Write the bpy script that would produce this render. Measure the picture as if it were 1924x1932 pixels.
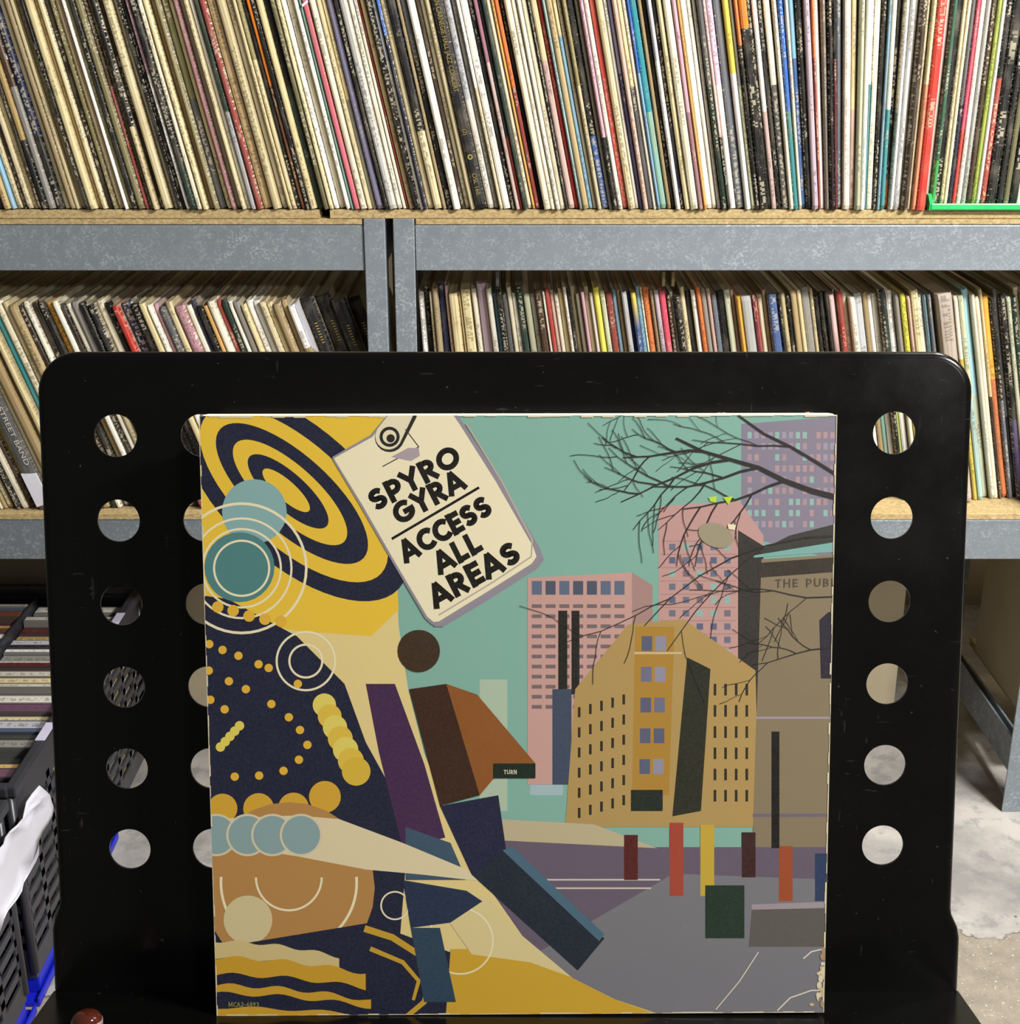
import bpy, bmesh, math, random
from mathutils import Vector, Matrix
random.seed(7)
for o in list(bpy.data.objects): bpy.data.objects.remove(o)
scene = bpy.context.scene
C = scene.collection

# ------------------------------------------------------------------ camera
W_PX, H_PX, F_PX = 1924, 1932, 2600.0
PITCH = math.radians(20.2)
CAM = Vector((0, 0, 1.161))
cd = bpy.data.cameras.new('camera'); cam = bpy.data.objects.new('camera', cd); C.objects.link(cam)
cam.location = CAM; cam.rotation_euler = (math.pi/2 - PITCH, 0, 0)
cd.sensor_fit = 'HORIZONTAL'; cd.sensor_width = 36; cd.lens = 36*F_PX/W_PX
cd.clip_start = 0.02
scene.camera = cam

# ------------------------------------------------------------------ world, lamps, exposure
world = bpy.data.worlds.new('world'); scene.world = world; world.use_nodes = True
world.node_tree.nodes['Background'].inputs[0].default_value = (1.0, 0.97, 0.92, 1)
world.node_tree.nodes['Background'].inputs[1].default_value = 0.085
def area(name, loc, target, sx, sy, power, col):
    l = bpy.data.lights.new(name, 'AREA'); l.shape = 'RECTANGLE'; l.size = sx; l.size_y = sy
    l.energy = power; l.color = col
    o = bpy.data.objects.new(name, l); C.objects.link(o); o.location = loc
    o.rotation_euler = (Vector(target)-Vector(loc)).to_track_quat('-Z', 'Y').to_euler()
    return o
area('ceiling_lamp_aisle', (1.0, 1.50, 2.35), (0.75, 1.72, 0), 0.28, 0.10, 22, (1.0, 0.98, 0.94))
area('ceiling_lamp_room', (1.40, 0.16, 2.15), (0.5, 1.4, 0.85), 0.45, 0.14, 68, (1.0, 0.97, 0.92))
area('ceiling_lamp_far', (1.75, -2.1, 2.2), (0.2, 1.5, 0.6), 0.5, 0.2, 34, (1.0, 0.95, 0.88))
vs = scene.view_settings
vs.view_transform = 'Standard'; vs.look = 'None'; vs.exposure = 0.45; vs.gamma = 1; vs.use_curve_mapping = False

# ------------------------------------------------------------------ helpers
def lin(c):
    if isinstance(c, str):
        c = c.lstrip('#'); c = [int(c[i:i+2], 16)/255 for i in (0, 2, 4)]
    return tuple((x/12.92 if x <= 0.04045 else ((x+0.055)/1.055)**2.4) for x in c)
def lin4(c): return lin(c)+(1.0,)
RIGHT = Vector((1, 0, 0)); FWD = Vector((0, math.cos(PITCH), -math.sin(PITCH))); DOWN = Vector((0, -math.sin(PITCH), -math.cos(PITCH)))
def ray(px, py): return RIGHT*((px-W_PX/2)/F_PX)+DOWN*((py-H_PX/2)/F_PX)+FWD
def on_plane(px, py, p0, n):
    r = ray(px, py); return CAM + r*((p0-CAM).dot(n)/r.dot(n))
def at_y(px, py, Y): return on_plane(px, py, Vector((0, Y, 0)), Vector((0, 1, 0)))
def at_z(px, py, Z): return on_plane(px, py, Vector((0, 0, Z)), Vector((0, 0, 1)))
def at_x(px, py, X): return on_plane(px, py, Vector((X, 0, 0)), Vector((1, 0, 0)))

def link(o, parent=None, kind=None):
    C.objects.link(o)
    if parent is not None: o.parent = parent
    if kind: o['kind'] = kind
    return o
def tag(o, label, cat, group=None):
    if len(label.split()) > 16: label = ' '.join(x for x in label.split() if x not in ('thin', 'wide', 'medium'))
    o['label'] = label; o['category'] = cat
    if group: o['group'] = group
    return o
def empty(name, loc, label=None, cat=None, group=None, kind=None):
    o = bpy.data.objects.new(name, None); o.empty_display_size = 0.05; o.location = loc; C.objects.link(o)
    if label: tag(o, label, cat, group)
    if kind: o['kind'] = kind
    return o
def wloc(o):
    p = Vector((0, 0, 0))
    while o is not None: p = p+Vector(o.location); o = o.parent
    return p
def mesh_obj(name, verts, faces, mat, parent=None, kind=None, smooth=False, origin=None):
    """verts in world metres; the object sits at its own origin (first vertex box base) or at its parent"""
    base = wloc(parent) if parent is not None else Vector((0, 0, 0))
    if origin is None:
        xs = [v[0] for v in verts]; ys = [v[1] for v in verts]; zs = [v[2] for v in verts]
        origin = Vector(((min(xs)+max(xs))/2, (min(ys)+max(ys))/2, min(zs)))
    me = bpy.data.meshes.new(name)
    me.from_pydata([tuple(Vector(v)-origin) for v in verts], [], faces); me.validate(); me.update()
    if mat: me.materials.append(mat)
    if smooth:
        for p in me.polygons: p.use_smooth = True
    o = bpy.data.objects.new(name, me); o.location = origin-base
    return link(o, parent, kind)
def bm_obj(name, bm, mat, parent=None, kind=None, smooth=False):
    vs_ = [v.co.copy() for v in bm.verts]; bm.verts.index_update()
    fs = [[v.index for v in f.verts] for f in bm.faces]; bm.free()
    return mesh_obj(name, vs_, fs, mat, parent, kind, smooth)
def add_box(bm, a, b, bev=0.0, seg=2):
    r = bmesh.ops.create_cube(bm, size=1.0); vv = r['verts']
    for v in vv:
        v.co = Vector([(a[i]+b[i])/2 + v.co[i]*(b[i]-a[i]) for i in range(3)])
    if bev > 0:
        es = list({e for v in vv for e in v.link_edges})
        bmesh.ops.bevel(bm, geom=es, offset=bev, segments=seg, affect='EDGES', profile=0.5)
def box(name, a, b, mat, parent=None, bev=0.0, kind=None, seg=2):
    bm = bmesh.new(); add_box(bm, a, b, bev, seg); return bm_obj(name, bm, mat, parent, kind)
def tube_pts(path, r, n=12):
    """tube verts/faces along a world path"""
    V, Fc = [], []
    prev = None
    for i, p in enumerate(path):
        p = Vector(p)
        t = (Vector(path[min(i+1, len(path)-1)])-Vector(path[max(i-1, 0)])).normalized()
        a = t.orthogonal().normalized() if prev is None else (prev-t*prev.dot(t)).normalized()
        prev = a; b = t.cross(a)
        rr = r[i] if isinstance(r, (list, tuple)) else r
        for k in range(n):
            q = 2*math.pi*k/n; V.append(p+a*(rr*math.cos(q))+b*(rr*math.sin(q)))
    for i in range(len(path)-1):
        for k in range(n):
            Fc.append((i*n+k, i*n+(k+1) % n, (i+1)*n+(k+1) % n, (i+1)*n+k))
    Fc.append(tuple(range(n-1, -1, -1))); Fc.append(tuple(range((len(path)-1)*n, len(path)*n)))
    return V, Fc

# ------------------------------------------------------------------ materials
class NT:
    def __init__(s, name):
        s.m = bpy.data.materials.new(name); s.m.use_nodes = True; s.t = s.m.node_tree; s.b = s.t.nodes['Principled BSDF']
    def n(s, typ, **kw):
        nd = s.t.nodes.new(typ)
        for k, v in kw.items(): setattr(nd, k, v)
        return nd
    def l(s, a, b): s.t.links.new(a, b)
    def val(s, sock, v):
        if hasattr(v, 'is_linked') or hasattr(v, 'links'): s.l(v, sock)
        else: sock.default_value = v
    def math(s, op, a, b=0.0, c=None, clamp=False):
        nd = s.n('ShaderNodeMath', operation=op); nd.use_clamp = clamp
        s.val(nd.inputs[0], a); s.val(nd.inputs[1], b)
        if c is not None: s.val(nd.inputs[2], c)
        return nd.outputs[0]
    def mix(s, f, a, b):
        nd = s.n('ShaderNodeMix', data_type='RGBA'); s.val(nd.inputs[0], f)
        s.val(nd.inputs[6], a); s.val(nd.inputs[7], b); return nd.outputs[2]
    def noise(s, vec, scale, detail=3, rough=0.55):
        nd = s.n('ShaderNodeTexNoise'); s.l(vec, nd.inputs['Vector']); nd.inputs['Scale'].default_value = scale
        nd.inputs['Detail'].default_value = detail; nd.inputs['Roughness'].default_value = rough; return nd.outputs['Fac']
    def ramp(s, v, lo, hi, a=0.0, b=1.0):
        nd = s.n('ShaderNodeMapRange'); nd.clamp = True
        s.val(nd.inputs[0], v); nd.inputs[1].default_value = lo; nd.inputs[2].default_value = hi
        nd.inputs[3].default_value = a; nd.inputs[4].default_value = b; return nd.outputs[0]
    def mapping(s, vec, scale=(1, 1, 1), loc=None):
        nd = s.n('ShaderNodeMapping'); s.l(vec, nd.inputs[0]); nd.inputs['Scale'].default_value = scale
        if loc is not None: s.val(nd.inputs['Location'], loc)
        return nd.outputs[0]
    def bump(s, h, strength, dist=0.001):
        nd = s.n('ShaderNodeBump'); nd.inputs['Strength'].default_value = strength; nd.inputs['Distance'].default_value = dist
        s.l(h, nd.inputs['Height']); s.l(nd.outputs[0], s.b.inputs['Normal'])
    def out(s, col=None, rough=None, metal=None, spec=None):
        if col is not None: s.val(s.b.inputs['Base Color'], col)
        if rough is not None: s.val(s.b.inputs['Roughness'], rough)
        if metal is not None: s.val(s.b.inputs['Metallic'], metal)
        if spec is not None: s.b.inputs['Specular IOR Level'].default_value = spec
        return s.m
def plain(name, col, rough=0.5, metal=0.0, var=0.12, scale=40, spec=0.5):
    t = NT(name); tc = t.n('ShaderNodeTexCoord').outputs['Object']
    f = t.noise(tc, scale, 4)
    c = lin4(col); d = tuple(x*(1-var*2) for x in c[:3])+(1,); u = tuple(min(1, x*(1+var)) for x in c[:3])+(1,)
    return t.out(t.mix(f, d, u), t.ramp(f, 0.3, 0.7, max(0.02, rough-0.07), min(1, rough+0.07)), metal, spec)

def mat_galv(name='galvanised_steel'):
    t = NT(name); g = t.n('ShaderNodeNewGeometry').outputs['Position']
    v = t.n('ShaderNodeTexVoronoi'); t.l(g, v.inputs['Vector']); v.inputs['Scale'].default_value = 420
    v.feature = 'F1'
    sep = t.n('ShaderNodeSeparateColor'); t.l(v.outputs['Color'], sep.inputs[0])
    patch = t.noise(g, 60, 4); fine = t.noise(g, 700, 2)
    sp = t.math('MULTIPLY', t.ramp(sep.outputs[0], 0.45, 0.95), t.ramp(patch, 0.35, 0.62))
    sp2 = t.math('ADD', sp, t.math('MULTIPLY', t.ramp(fine, 0.55, 0.75), t.ramp(patch, 0.4, 0.6, 0.1, 0.5)), clamp=True)
    col = t.mix(sp2, lin4('#828b94'), lin4('#b4bcc4'))
    col = t.mix(t.ramp(t.noise(g, 6, 4), 0.35, 0.75), col, lin4('#868f97'))
    return t.out(col, t.ramp(sp2, 0, 1, 0.5, 0.38), 0.35)
def mat_chip():
    t = NT('chipboard'); g = t.n('ShaderNodeNewGeometry').outputs['Position']
    m = t.mapping(g, (1.0, 1.0, 1.8))
    f1 = t.noise(m, 160, 4, 0.7); f2 = t.noise(m, 480, 3, 0.7); f3 = t.noise(g, 9, 3)
    col = t.mix(t.ramp(f1, 0.35, 0.68), lin4('#9c865c'), lin4('#cfba8c'))
    col = t.mix(t.ramp(f2, 0.56, 0.68, 0, 0.7), col, lin4('#6f5730'))
    col = t.mix(t.ramp(f3, 0.4, 0.8, 0, 0.35), col, lin4('#b39a68'))
    t.bump(f2, 0.4, 0.0008)
    return t.out(col, 0.8, 0.0, 0.2)
def mat_black_paint():
    t = NT('black_paint'); g = t.n('ShaderNodeNewGeometry').outputs['Position']
    sm = t.noise(g, 22, 5, 0.65)
    s1 = t.ramp(t.noise(t.mapping(g, (420, 60, 60)), 1, 2, 0.5), 0.70, 0.74); s2 = t.ramp(t.noise(t.mapping(g, (70, 70, 500)), 1, 2, 0.5), 0.70, 0.74)
    mask = t.ramp(t.noise(g, 14, 3), 0.50, 0.66)
    dots = t.ramp(t.noise(g, 330, 2), 0.74, 0.78)
    k = t.math('ADD', t.math('MULTIPLY', t.math('ADD', s1, s2), t.math('MULTIPLY', mask, 0.22)), t.math('MULTIPLY', dots, 0.35), clamp=True)
    col = t.mix(k, lin4('#070707'), lin4('#585856'))
    return t.out(col, t.ramp(sm, 0.35, 0.7, 0.17, 0.27), 0.0, 0.25)
def mat_floor():
    t = NT('concrete_floor'); g = t.n('ShaderNodeNewGeometry').outputs['Position']
    sep = t.n('ShaderNodeSeparateXYZ'); t.l(g, sep.inputs[0])
    big = t.noise(g, 7, 5, 0.6); mid = t.noise(g, 26, 5, 0.65); fine = t.noise(g, 230, 3, 0.6)
    # old pale floor paint ends on a wandering edge; bare speckled concrete nearer the stand
    edge = t.math('ADD', sep.outputs[1], t.math('MULTIPLY', t.math('SUBTRACT', t.noise(g, 9, 5, 0.6), 0.5), 0.16))
    edge = t.math('ADD', edge, t.math('MULTIPLY', sep.outputs[0], -0.10))
    painted = t.ramp(edge, CRACK_Y-0.002, CRACK_Y+0.002)
    pale = t.mix(t.ramp(big, 0.38, 0.62), lin4('#8f8c89'), lin4('#b9b4ae'))
    pale = t.mix(t.math('MULTIPLY', t.ramp(mid, 0.52, 0.62), 0.55), pale, lin4('#7d7e80'))
    bare = t.mix(t.ramp(mid, 0.3, 0.7), lin4('#857d72'), lin4('#a19888'))
    bare = t.mix(t.ramp(fine, 0.64, 0.7), bare, lin4('#efe9dd'))
    bare = t.mix(t.ramp(fine, 0.36, 0.3), bare, lin4('#6f675c'))
    col = t.mix(painted, bare, pale)
    crack = t.ramp(t.math('ABSOLUTE', t.math('SUBTRACT', edge, CRACK_Y)), 0.0, 0.0035, 1, 0)
    col = t.mix(t.math('MULTIPLY', crack, t.ramp(t.noise(g, 20, 2), 0.35, 0.5, 0.25, 0.9)), col, lin4('#4b443b'))
    h = t.math('ADD', t.math('MULTIPLY', fine, 0.5), mid)
    t.bump(h, 0.35, 0.002)
    return t.out(col, 0.75, 0, 0.3)

def mat_sleeve(stuff=False):
    """worn card spine: colour, second colour below/above a split, print specks and wear follow the object's own coordinates"""
    t = NT('sleeve_card_stuff' if stuff else 'sleeve_card')
    if stuff:
        a = t.n('ShaderNodeAttribute'); a.attribute_name = 'loc'; co = a.outputs['Vector']
        b = t.n('ShaderNodeAttribute'); b.attribute_name = 'spine'; base = b.outputs['Color']
        r = t.n('ShaderNodeAttribute'); r.attribute_name = 'rnd'; rnd = r.outputs['Fac']
        base2 = base; split = None; plain_s = 1.0
    else:
        co = t.n('ShaderNodeTexCoord').outputs['Object']
        oi = t.n('ShaderNodeObjectInfo'); base = oi.outputs['Color']; rnd = oi.outputs['Random']
        b2 = t.n('ShaderNodeAttribute'); b2.attribute_type = 'OBJECT'; b2.attribute_name = 'band_colour'; base2 = b2.outputs['Color']
        sp = t.n('ShaderNodeAttribute'); sp.attribute_type = 'OBJECT'; sp.attribute_name = 'band_height'; split = sp.outputs['Fac']
        pz = t.n('ShaderNodeAttribute'); pz.attribute_type = 'OBJECT'; pz.attribute_name = 'plain_spine'; plain_s = t.math('SUBTRACT', 1.0, pz.outputs['Fac'], clamp=True)
    s = t.n('ShaderNodeSeparateXYZ'); t.l(co, s.inputs[0]); x, y, z = s.outputs
    off = t.n('ShaderNodeCombineXYZ'); r100 = t.math('MULTIPLY', rnd, 97.0); t.l(r100, off.inputs[0]); t.l(r100, off.inputs[2])
    v1 = t.mapping(co, (2.2, 6, 55), off.outputs[0]); v2 = t.mapping(co, (3.0, 9, 130), off.outputs[0]); v3 = t.mapping(co, (0.6, 1, 7), off.outputs[0])
    st = t.mapping(co, (9, 2, 1.6), off.outputs[0])
    n1 = t.noise(v1, 1, 4, 0.7); n2 = t.noise(v2, 1, 3, 0.7); n3 = t.noise(v3, 1, 3, 0.6); n4 = t.noise(st, 1, 2, 0.5)
    col = base
    if split is not None:
        col = t.mix(t.math('GREATER_THAN', z, split), base, base2)
    bw = t.n('ShaderNodeRGBToBW'); t.l(col, bw.inputs[0]); lum = bw.outputs[0]
    contrast = t.mix(t.ramp(lum, 0.16, 0.32), lin4('#d9cfb4'), lin4('#3a3328'))
    grime = t.mix(t.ramp(lum, 0.1, 0.3), lin4('#8f8878'), lin4('#9b8555'))
    col = t.mix(t.math('MULTIPLY', t.ramp(n3, 0.48, 0.75), 0.35), col, grime)
    # long streaks: several thin card edges side by side
    col = t.mix(t.math('MULTIPLY', t.ramp(n4, 0.56, 0.62), 0.35), col, t.mix(t.ramp(lum, 0.1, 0.3), lin4('#4a4438'), lin4('#6d5b3a')))
    # print on the spine
    cell = t.n('ShaderNodeTexWhiteNoise'); cell.noise_dimensions = '3D'
    fl = t.n('ShaderNodeVectorMath', operation='FLOOR'); t.l(t.mapping(co, (3.0, 0.0, 150), off.outputs[0]), fl.inputs[0]); t.l(fl.outputs[0], cell.inputs[0])
    front = t.math('LESS_THAN', y, 0.012)
    cen = t.math('LESS_THAN', t.math('ABSOLUTE', t.math('SUBTRACT', x, 0.5)), 0.27)
    reg = t.ramp(t.noise(t.mapping(co, (0.01, 0.01, 3.2), off.outputs[0]), 1, 1), 0.52, 0.54)
    txt = t.math('MULTIPLY', t.math('MULTIPLY', t.ramp(cell.outputs['Value'], 0.55, 0.56), cen), t.math('MULTIPLY', reg, front))
    col = t.mix(t.math('MULTIPLY', t.math('MULTIPLY', txt, 0.42), plain_s), col, contrast)
    # scuffs, strongest along the two edges of the spine
    ed = t.math('MULTIPLY', t.math('ABSOLUTE', t.math('SUBTRACT', x, 0.5)), 2.0)
    wear = t.math('ADD', t.math('MULTIPLY', t.math('POWER', ed, 3.0), 0.17), n2)
    wm = t.ramp(wear, 0.66, 0.72)
    amount = t.ramp(t.math('FRACT', t.math('MULTIPLY', rnd, 13.7)), 0, 1, 0.1, 0.9)
    col = t.mix(t.math('MULTIPLY', t.math('MULTIPLY', wm, amount), t.math('MAXIMUM', plain_s, 0.25)), col, t.mix(t.ramp(lum, 0.22, 0.45), lin4('#efe8d4'), lin4('#84704a')))
    dk = t.ramp(n1, 0.33, 0.27)
    col = t.mix(t.math('MULTIPLY', dk, 0.4), col, lin4('#211c15'))
    # cut edges of the card at top and along the opening are bare board
    bare = t.math('MULTIPLY', t.math('GREATER_THAN', y, 0.03), 0.55)
    col = t.mix(bare, col, lin4('#a59a80'))
    gloss = t.ramp(t.math('FRACT', t.math('MULTIPLY', rnd, 31.3)), 0.5, 1.0, 0.62, 0.33)
    t.bump(n2, 0.25, 0.0006)
    return t.out(col, gloss, 0, 0.35)

def mat_print():
    t = NT('printed_cover'); a = t.n('ShaderNodeAttribute'); a.attribute_name = 'ink'
    g = t.n('ShaderNodeNewGeometry').outputs['Position']
    f = t.noise(g, 900, 2); d = t.noise(g, 60, 5, 0.7)
    col = t.mix(t.ramp(f, 0.35, 0.65, 0, 0.03), a.outputs['Color'], lin4('#8d8670'))
    col = t.mix(t.ramp(d, 0.7, 0.78, 0, 0.35), col, lin4('#d8d0b4'))
    t.bump(t.noise(g, 25, 3), 0.05, 0.002)
    return t.out(col, t.ramp(d, 0.3, 0.7, 0.36, 0.48), 0, 0.3)

CRACK_Y = at_z(1870, 1752, 0.0).y - 0.10*at_z(1870, 1752, 0.0).x
M = dict(galv=mat_galv(), chip=mat_chip(), black=mat_black_paint(), floor=mat_floor(),
         sleeve=mat_sleeve(), sleeve_stuff=mat_sleeve(True), print=mat_print(),
         wall=plain('painted_wall', '#a3957a', 0.9, 0, 0.06, 6, 0.2),
         card=plain('sleeve_board', '#e4dcc2', 0.7, 0, 0.1, 90, 0.3),
         cardboard=plain('brown_cardboard', '#a1967e', 0.85, 0, 0.08, 14, 0.2),
         crate=plain('dark_grey_plastic', '#33343b', 0.38, 0, 0.15, 30),
         blue=plain('blue_plastic', '#1420b8', 0.35, 0, 0.1, 20),
         green=plain('green_plastic', '#2fb865', 0.35, 0, 0.1, 30),
         white=plain('white_plastic_sheet', '#d9d9e6', 0.45, 0, 0.05, 8),
         label=plain('label_paper', '#c9c6dd', 0.6, 0, 0.04, 30),
         gold=plain('gold_foil', '#a08d4e', 0.45, 0.2, 0.1, 200),
         silver_ink=plain('silver_ink', '#c9c6bd', 0.5, 0, 0.1, 200),
         ink=plain('black_ink', '#14120f', 0.5, 0, 0.1, 100),
         amber=plain('brown_glass', '#4a1d14', 0.06, 0, 0.3, 60, 0.8),
         chrome=plain('steel_tube', '#2a2a2a', 0.3, 0.6, 0.1, 30),
         divider=plain('divider_card', '#a39566', 0.6, 0, 0.1, 40),
         divider_grey=plain('divider_grey', '#7f8287', 0.4, 0, 0.1, 40))

# ------------------------------------------------------------------ setting
YF = 1.826                      # front of the shelving
Z_UP, Z_LOW = 0.9105, 0.486     # tops of the two shelf surfaces
floor = mesh_obj('floor', [(-3.2, -2.2, 0), (3.2, -2.2, 0), (3.2, 2.62, 0), (-3.2, 2.62, 0)], [(0, 1, 2, 3)], M['floor'], kind='structure', origin=Vector((0, 0, 0)))
box('wall_back', (-3.2, 2.6, 0), (3.2, 2.7, 2.7), M['wall'], kind='structure')

# ------------------------------------------------------------------ galvanised shelving units
DEPTH = 0.42
def upright(name, x0, x1, y0, y1, z1, parent, inner):
    """folded steel angle: front flange and a return along the inner side"""
    bm = bmesh.new()
    add_box(bm, (x0, y0, 0), (x1, y0+0.003, z1), 0.0012)
    if inner > 0: add_box(bm, (x1-0.003, y0+0.0005, 0), (x1, y1, z1), 0.0012)
    else: add_box(bm, (x0, y0+0.0005, 0), (x0+0.003, y1, z1), 0.0012)
    return bm_obj(name, bm, M['galv'], parent)
def beam(name, x0, x1, y, ztop, h, parent, fwd=1):
    """folded channel with a lip along its top"""
    bm = bmesh.new()
    add_box(bm, (x0, y, ztop-h), (x1, y+0.003, ztop-0.001), 0.001)
    add_box(bm, (x0, y+0.0005, ztop-0.003), (x1, y+0.03*fwd+0.003, ztop), 0.001)
    add_box(bm, (x0, y+0.0005, ztop-h), (x1, y+0.018*fwd+0.003, ztop-h+0.003), 0.001)
    return bm_obj(name, bm, M['galv'], parent)
BEAM_H = 0.0605
ZB_UP = Z_UP-0.0200; ZB_LOW = Z_LOW-0.009
def unit(label, x0, x1):
    u = empty('shelving_unit', ((x0+x1)/2, YF+DEPTH/2, 0), label, 'shelf', 'galvanised shelving units')
    wp = 0.028; zt = Z_UP-0.012
    upright('upright', x0, x0+wp, YF-0.002, YF+0.035, zt, u, -1)
    upright('upright', x1-wp, x1, YF-0.002, YF+0.035, zt, u, 1)
    upright('upright', x0, x0+wp, YF+DEPTH, YF+DEPTH-0.03, zt, u, -1)
    upright('upright', x1-wp, x1, YF+DEPTH, YF+DEPTH-0.03, zt, u, 1)
    for zt_ in (ZB_UP, ZB_LOW):
        beam('front_beam', x0+wp+0.0006, x1-wp-0.0006, YF+0.002, zt_, BEAM_H, u)
        box('side_beam', (x0+0.004, YF+0.04, zt_-BEAM_H), (x0+0.007, YF+DEPTH-0.035, zt_-0.004), M['galv'], u, 0.001)
        box('side_beam', (x1-0.007, YF+0.04, zt_-BEAM_H), (x1-0.004, YF+DEPTH-0.035, zt_-0.004), M['galv'], u, 0.001)
    # shelf boards resting on the beams
    box('shelf_board', (x0+wp+0.002, YF+0.0005, ZB_UP+0.0004), (x1-wp-0.002, YF+DEPTH-0.036, Z_UP-0.0122), M['chip'], u, 0.0006)
    box('shelf_board', (x0+wp+0.002, YF+0.0005, ZB_LOW+0.0004), (x1-wp-0.002, YF+DEPTH-0.036, Z_LOW), M['chip'], u, 0.0006)
    # low side rails just above the floor
    for xa in (x0+0.0035, x1-0.0075):
        box('side_rail', (xa, YF+0.036, 0.042), (xa+0.004, YF+DEPTH-0.036, 0.1), M['galv'], u, 0.001)
    return u
XL1 = at_y(727, 450, YF).x          # right edge of the left unit
XR0 = at_y(742, 450, YF).x          # left edge of the right unit
XR1 = XR0+0.935
unitL = unit('galvanised steel shelving unit on the left, under the steeply leaning records', XL1-0.935, XL1)
unitR = unit('galvanised steel shelving unit on the right, with the long front beams', XR0, XR1)
unitN = unit('galvanised steel shelving unit cut off by the right picture edge, holding the tall tan box', XR1+0.001, XR1+0.55)
# loose top planks laid over the uprights
xg0, xg1 = at_y(603, 400, YF).x, at_y(622, 400, YF).x
for nm, xa, xb, lb in (('plank', -1.25, xg0, 'chipboard plank under the upper left records, ending at a dark gap'),
                       ('plank', xg1, 1.12, 'long chipboard plank lying across both shelving units under the upper records')):
    tag(box(nm, (xa, YF-0.001, Z_UP-0.0118), (xb, YF+DEPTH-0.02, Z_UP-0.0003), M['chip'], None, 0.0008), lb, 'plank')

# ------------------------------------------------------------------ record sleeves
PAL = dict(c='#decfa2', C='#f0e9d2', w='#f3f1ec', W='#fbfaf7', t='#bda574', T='#a48a58', o='#8c8459', O='#6d6a45', k='#17171a', K='#0d0d0f',
           b='#4a3524', B='#2f2419', g='#8f8d88', G='#5c5d5f', s='#6c7482', S='#b9bcc2', n='#1d2444', u='#2c62b4', U='#1f43a0', l='#7fb4d8', L='#9fd0e0',
           e='#2b8d99', E='#7fb9ad', p='#d9b8b4', P='#e0526c', r='#b8342b', R='#e2342a', m='#6a2434', q='#e8814a', Q='#d77a24', y='#e7d257', Y='#f1ea3a',
           v='#8a86b4', V='#4b3f78', h='#cdb9cf', d='#233a33', D='#2f5a45', z='#a5423a', f='#37a74e', F='#a9bf4e', i='#c9cfb2', x='#7d4a2a', j='#caa0b0', a='#e9b04a', M='#a67283', N='#c6b7ab')
CN = dict(c='cream', C='pale cream', w='off-white', W='white', t='tan', T='brown-tan', o='olive', O='dark olive', k='black', K='black', b='brown', B='dark brown',
          g='grey', G='dark grey', s='slate blue', S='silver grey', n='navy', u='blue', U='deep blue', l='light blue', L='pale blue', e='teal', E='sea green', p='pale pink',
          P='pink', r='red', R='bright red', m='maroon', q='orange', Q='orange-brown', y='yellow', Y='bright yellow', v='lavender blue', V='purple', h='pale lilac', d='dark green',
          D='green', z='brick red', f='bright green', F='lime', i='pale green', x='rust', j='dusty pink', a='amber', M='mauve', N='greyish beige')
SL = 0.315
def sleeve_mesh(k):
    """unit sleeve (1 x 1 x 1): rounded spine at y=0, slightly wavy from wear, square opening at the back"""
    rr = random.Random(100+k); V, Fc = [], []
    zs = [0, 0.02, 0.2, 0.42, 0.63, 0.83, 0.98, 1.0]
    prof = [(0.0, 1.0), (0.0, 0.02), (0.10, 0.004), (0.32, 0.0), (0.68, 0.0), (0.90, 0.004), (1.0, 0.02), (1.0, 1.0)]
    for i, z in enumerate(zs):
        chip = 0.012*rr.random() if i in (0, len(zs)-1) else 0.0
        wv = (rr.random()-0.5)*0.004 if 0 < i < len(zs)-1 else 0
        for j, (x, y) in enumerate(prof):
            yy = y
            if 0 < j < 7: yy = y+chip+wv+0.004
            zz = z
            if i == 0 and 1 < j < 6: zz = 0.003*rr.random()
            if i == len(zs)-1 and 1 < j < 6: zz = 1-0.006*rr.random()
            V.append((x, yy, zz))
    n = len(prof)
    for i in range(len(zs)-1):
        for j in range(n):
            Fc.append((i*n+j, i*n+(j+1) % n, (i+1)*n+(j+1) % n, (i+1)*n+j))
    Fc.append(tuple(range(n-1, -1, -1))); Fc.append(tuple((len(zs)-1)*n+j for j in range(n)))
    me = bpy.data.meshes.new('record_sleeve'); me.from_pydata(V, [], Fc); me.update(); me.materials.append(M['sleeve'])
    return me, V, Fc
SLV = [sleeve_mesh(k) for k in range(9)]
def ordinal(n):
    return f"{n}{'th' if 10 <= n % 100 <= 20 else {1:'st',2:'nd',3:'rd'}.get(n % 10,'th')}"
def interp(tab, x):
    if x <= tab[0][0]: return tab[0][1]
    for (a, va), (b, vb) in zip(tab, tab[1:]):
        if x <= b: return va+(vb-va)*(x-a)/(b-a)
    return tab[-1][1]
class Row:
    """places sleeves one against the next, each leaning by its own slope, none cutting into its neighbour"""
    def __init__(s, z0): s.z0 = z0; s.prev = None
    def place(s, xwant, t, slope, h):
        th = math.atan(slope); z = s.z0
        if s.prev is None: x = xwant
        else:
            x = -1e9
            for (xr, zr) in s.prev: x = max(x, xr+math.tan(th)*(zr-z))
            x += 0.0002
        lift = t*math.sin(-th) if th < 0 else 0.0
        ct, st_ = math.cos(th), math.sin(th)
        z += lift
        s.prev = [(x+t*ct, z+t*st_), (x+t*ct-h*st_, z+t*st_+h*ct)]
        s.right = x+t/ct
        return x, z, th
    def start(s, slope):
        th = math.atan(slope); return max(xr+math.tan(th)*(zr-s.z0) for xr, zr in s.prev)+0.0002
def vary(c):
    # each card has its own age: a little lighter or darker, yellower or greyer
    m = sum(c)/3; g = random.uniform(0.08, 0.28); k = random.uniform(0.72, 1.05); wv = random.uniform(0.0, 0.10)
    c = [x*(1-g)+m*g for x in c]; return (min(1, c[0]*k), min(1, c[1]*k*(1-wv*.3)), min(1, c[2]*k*(1-wv*1.6)))
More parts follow.
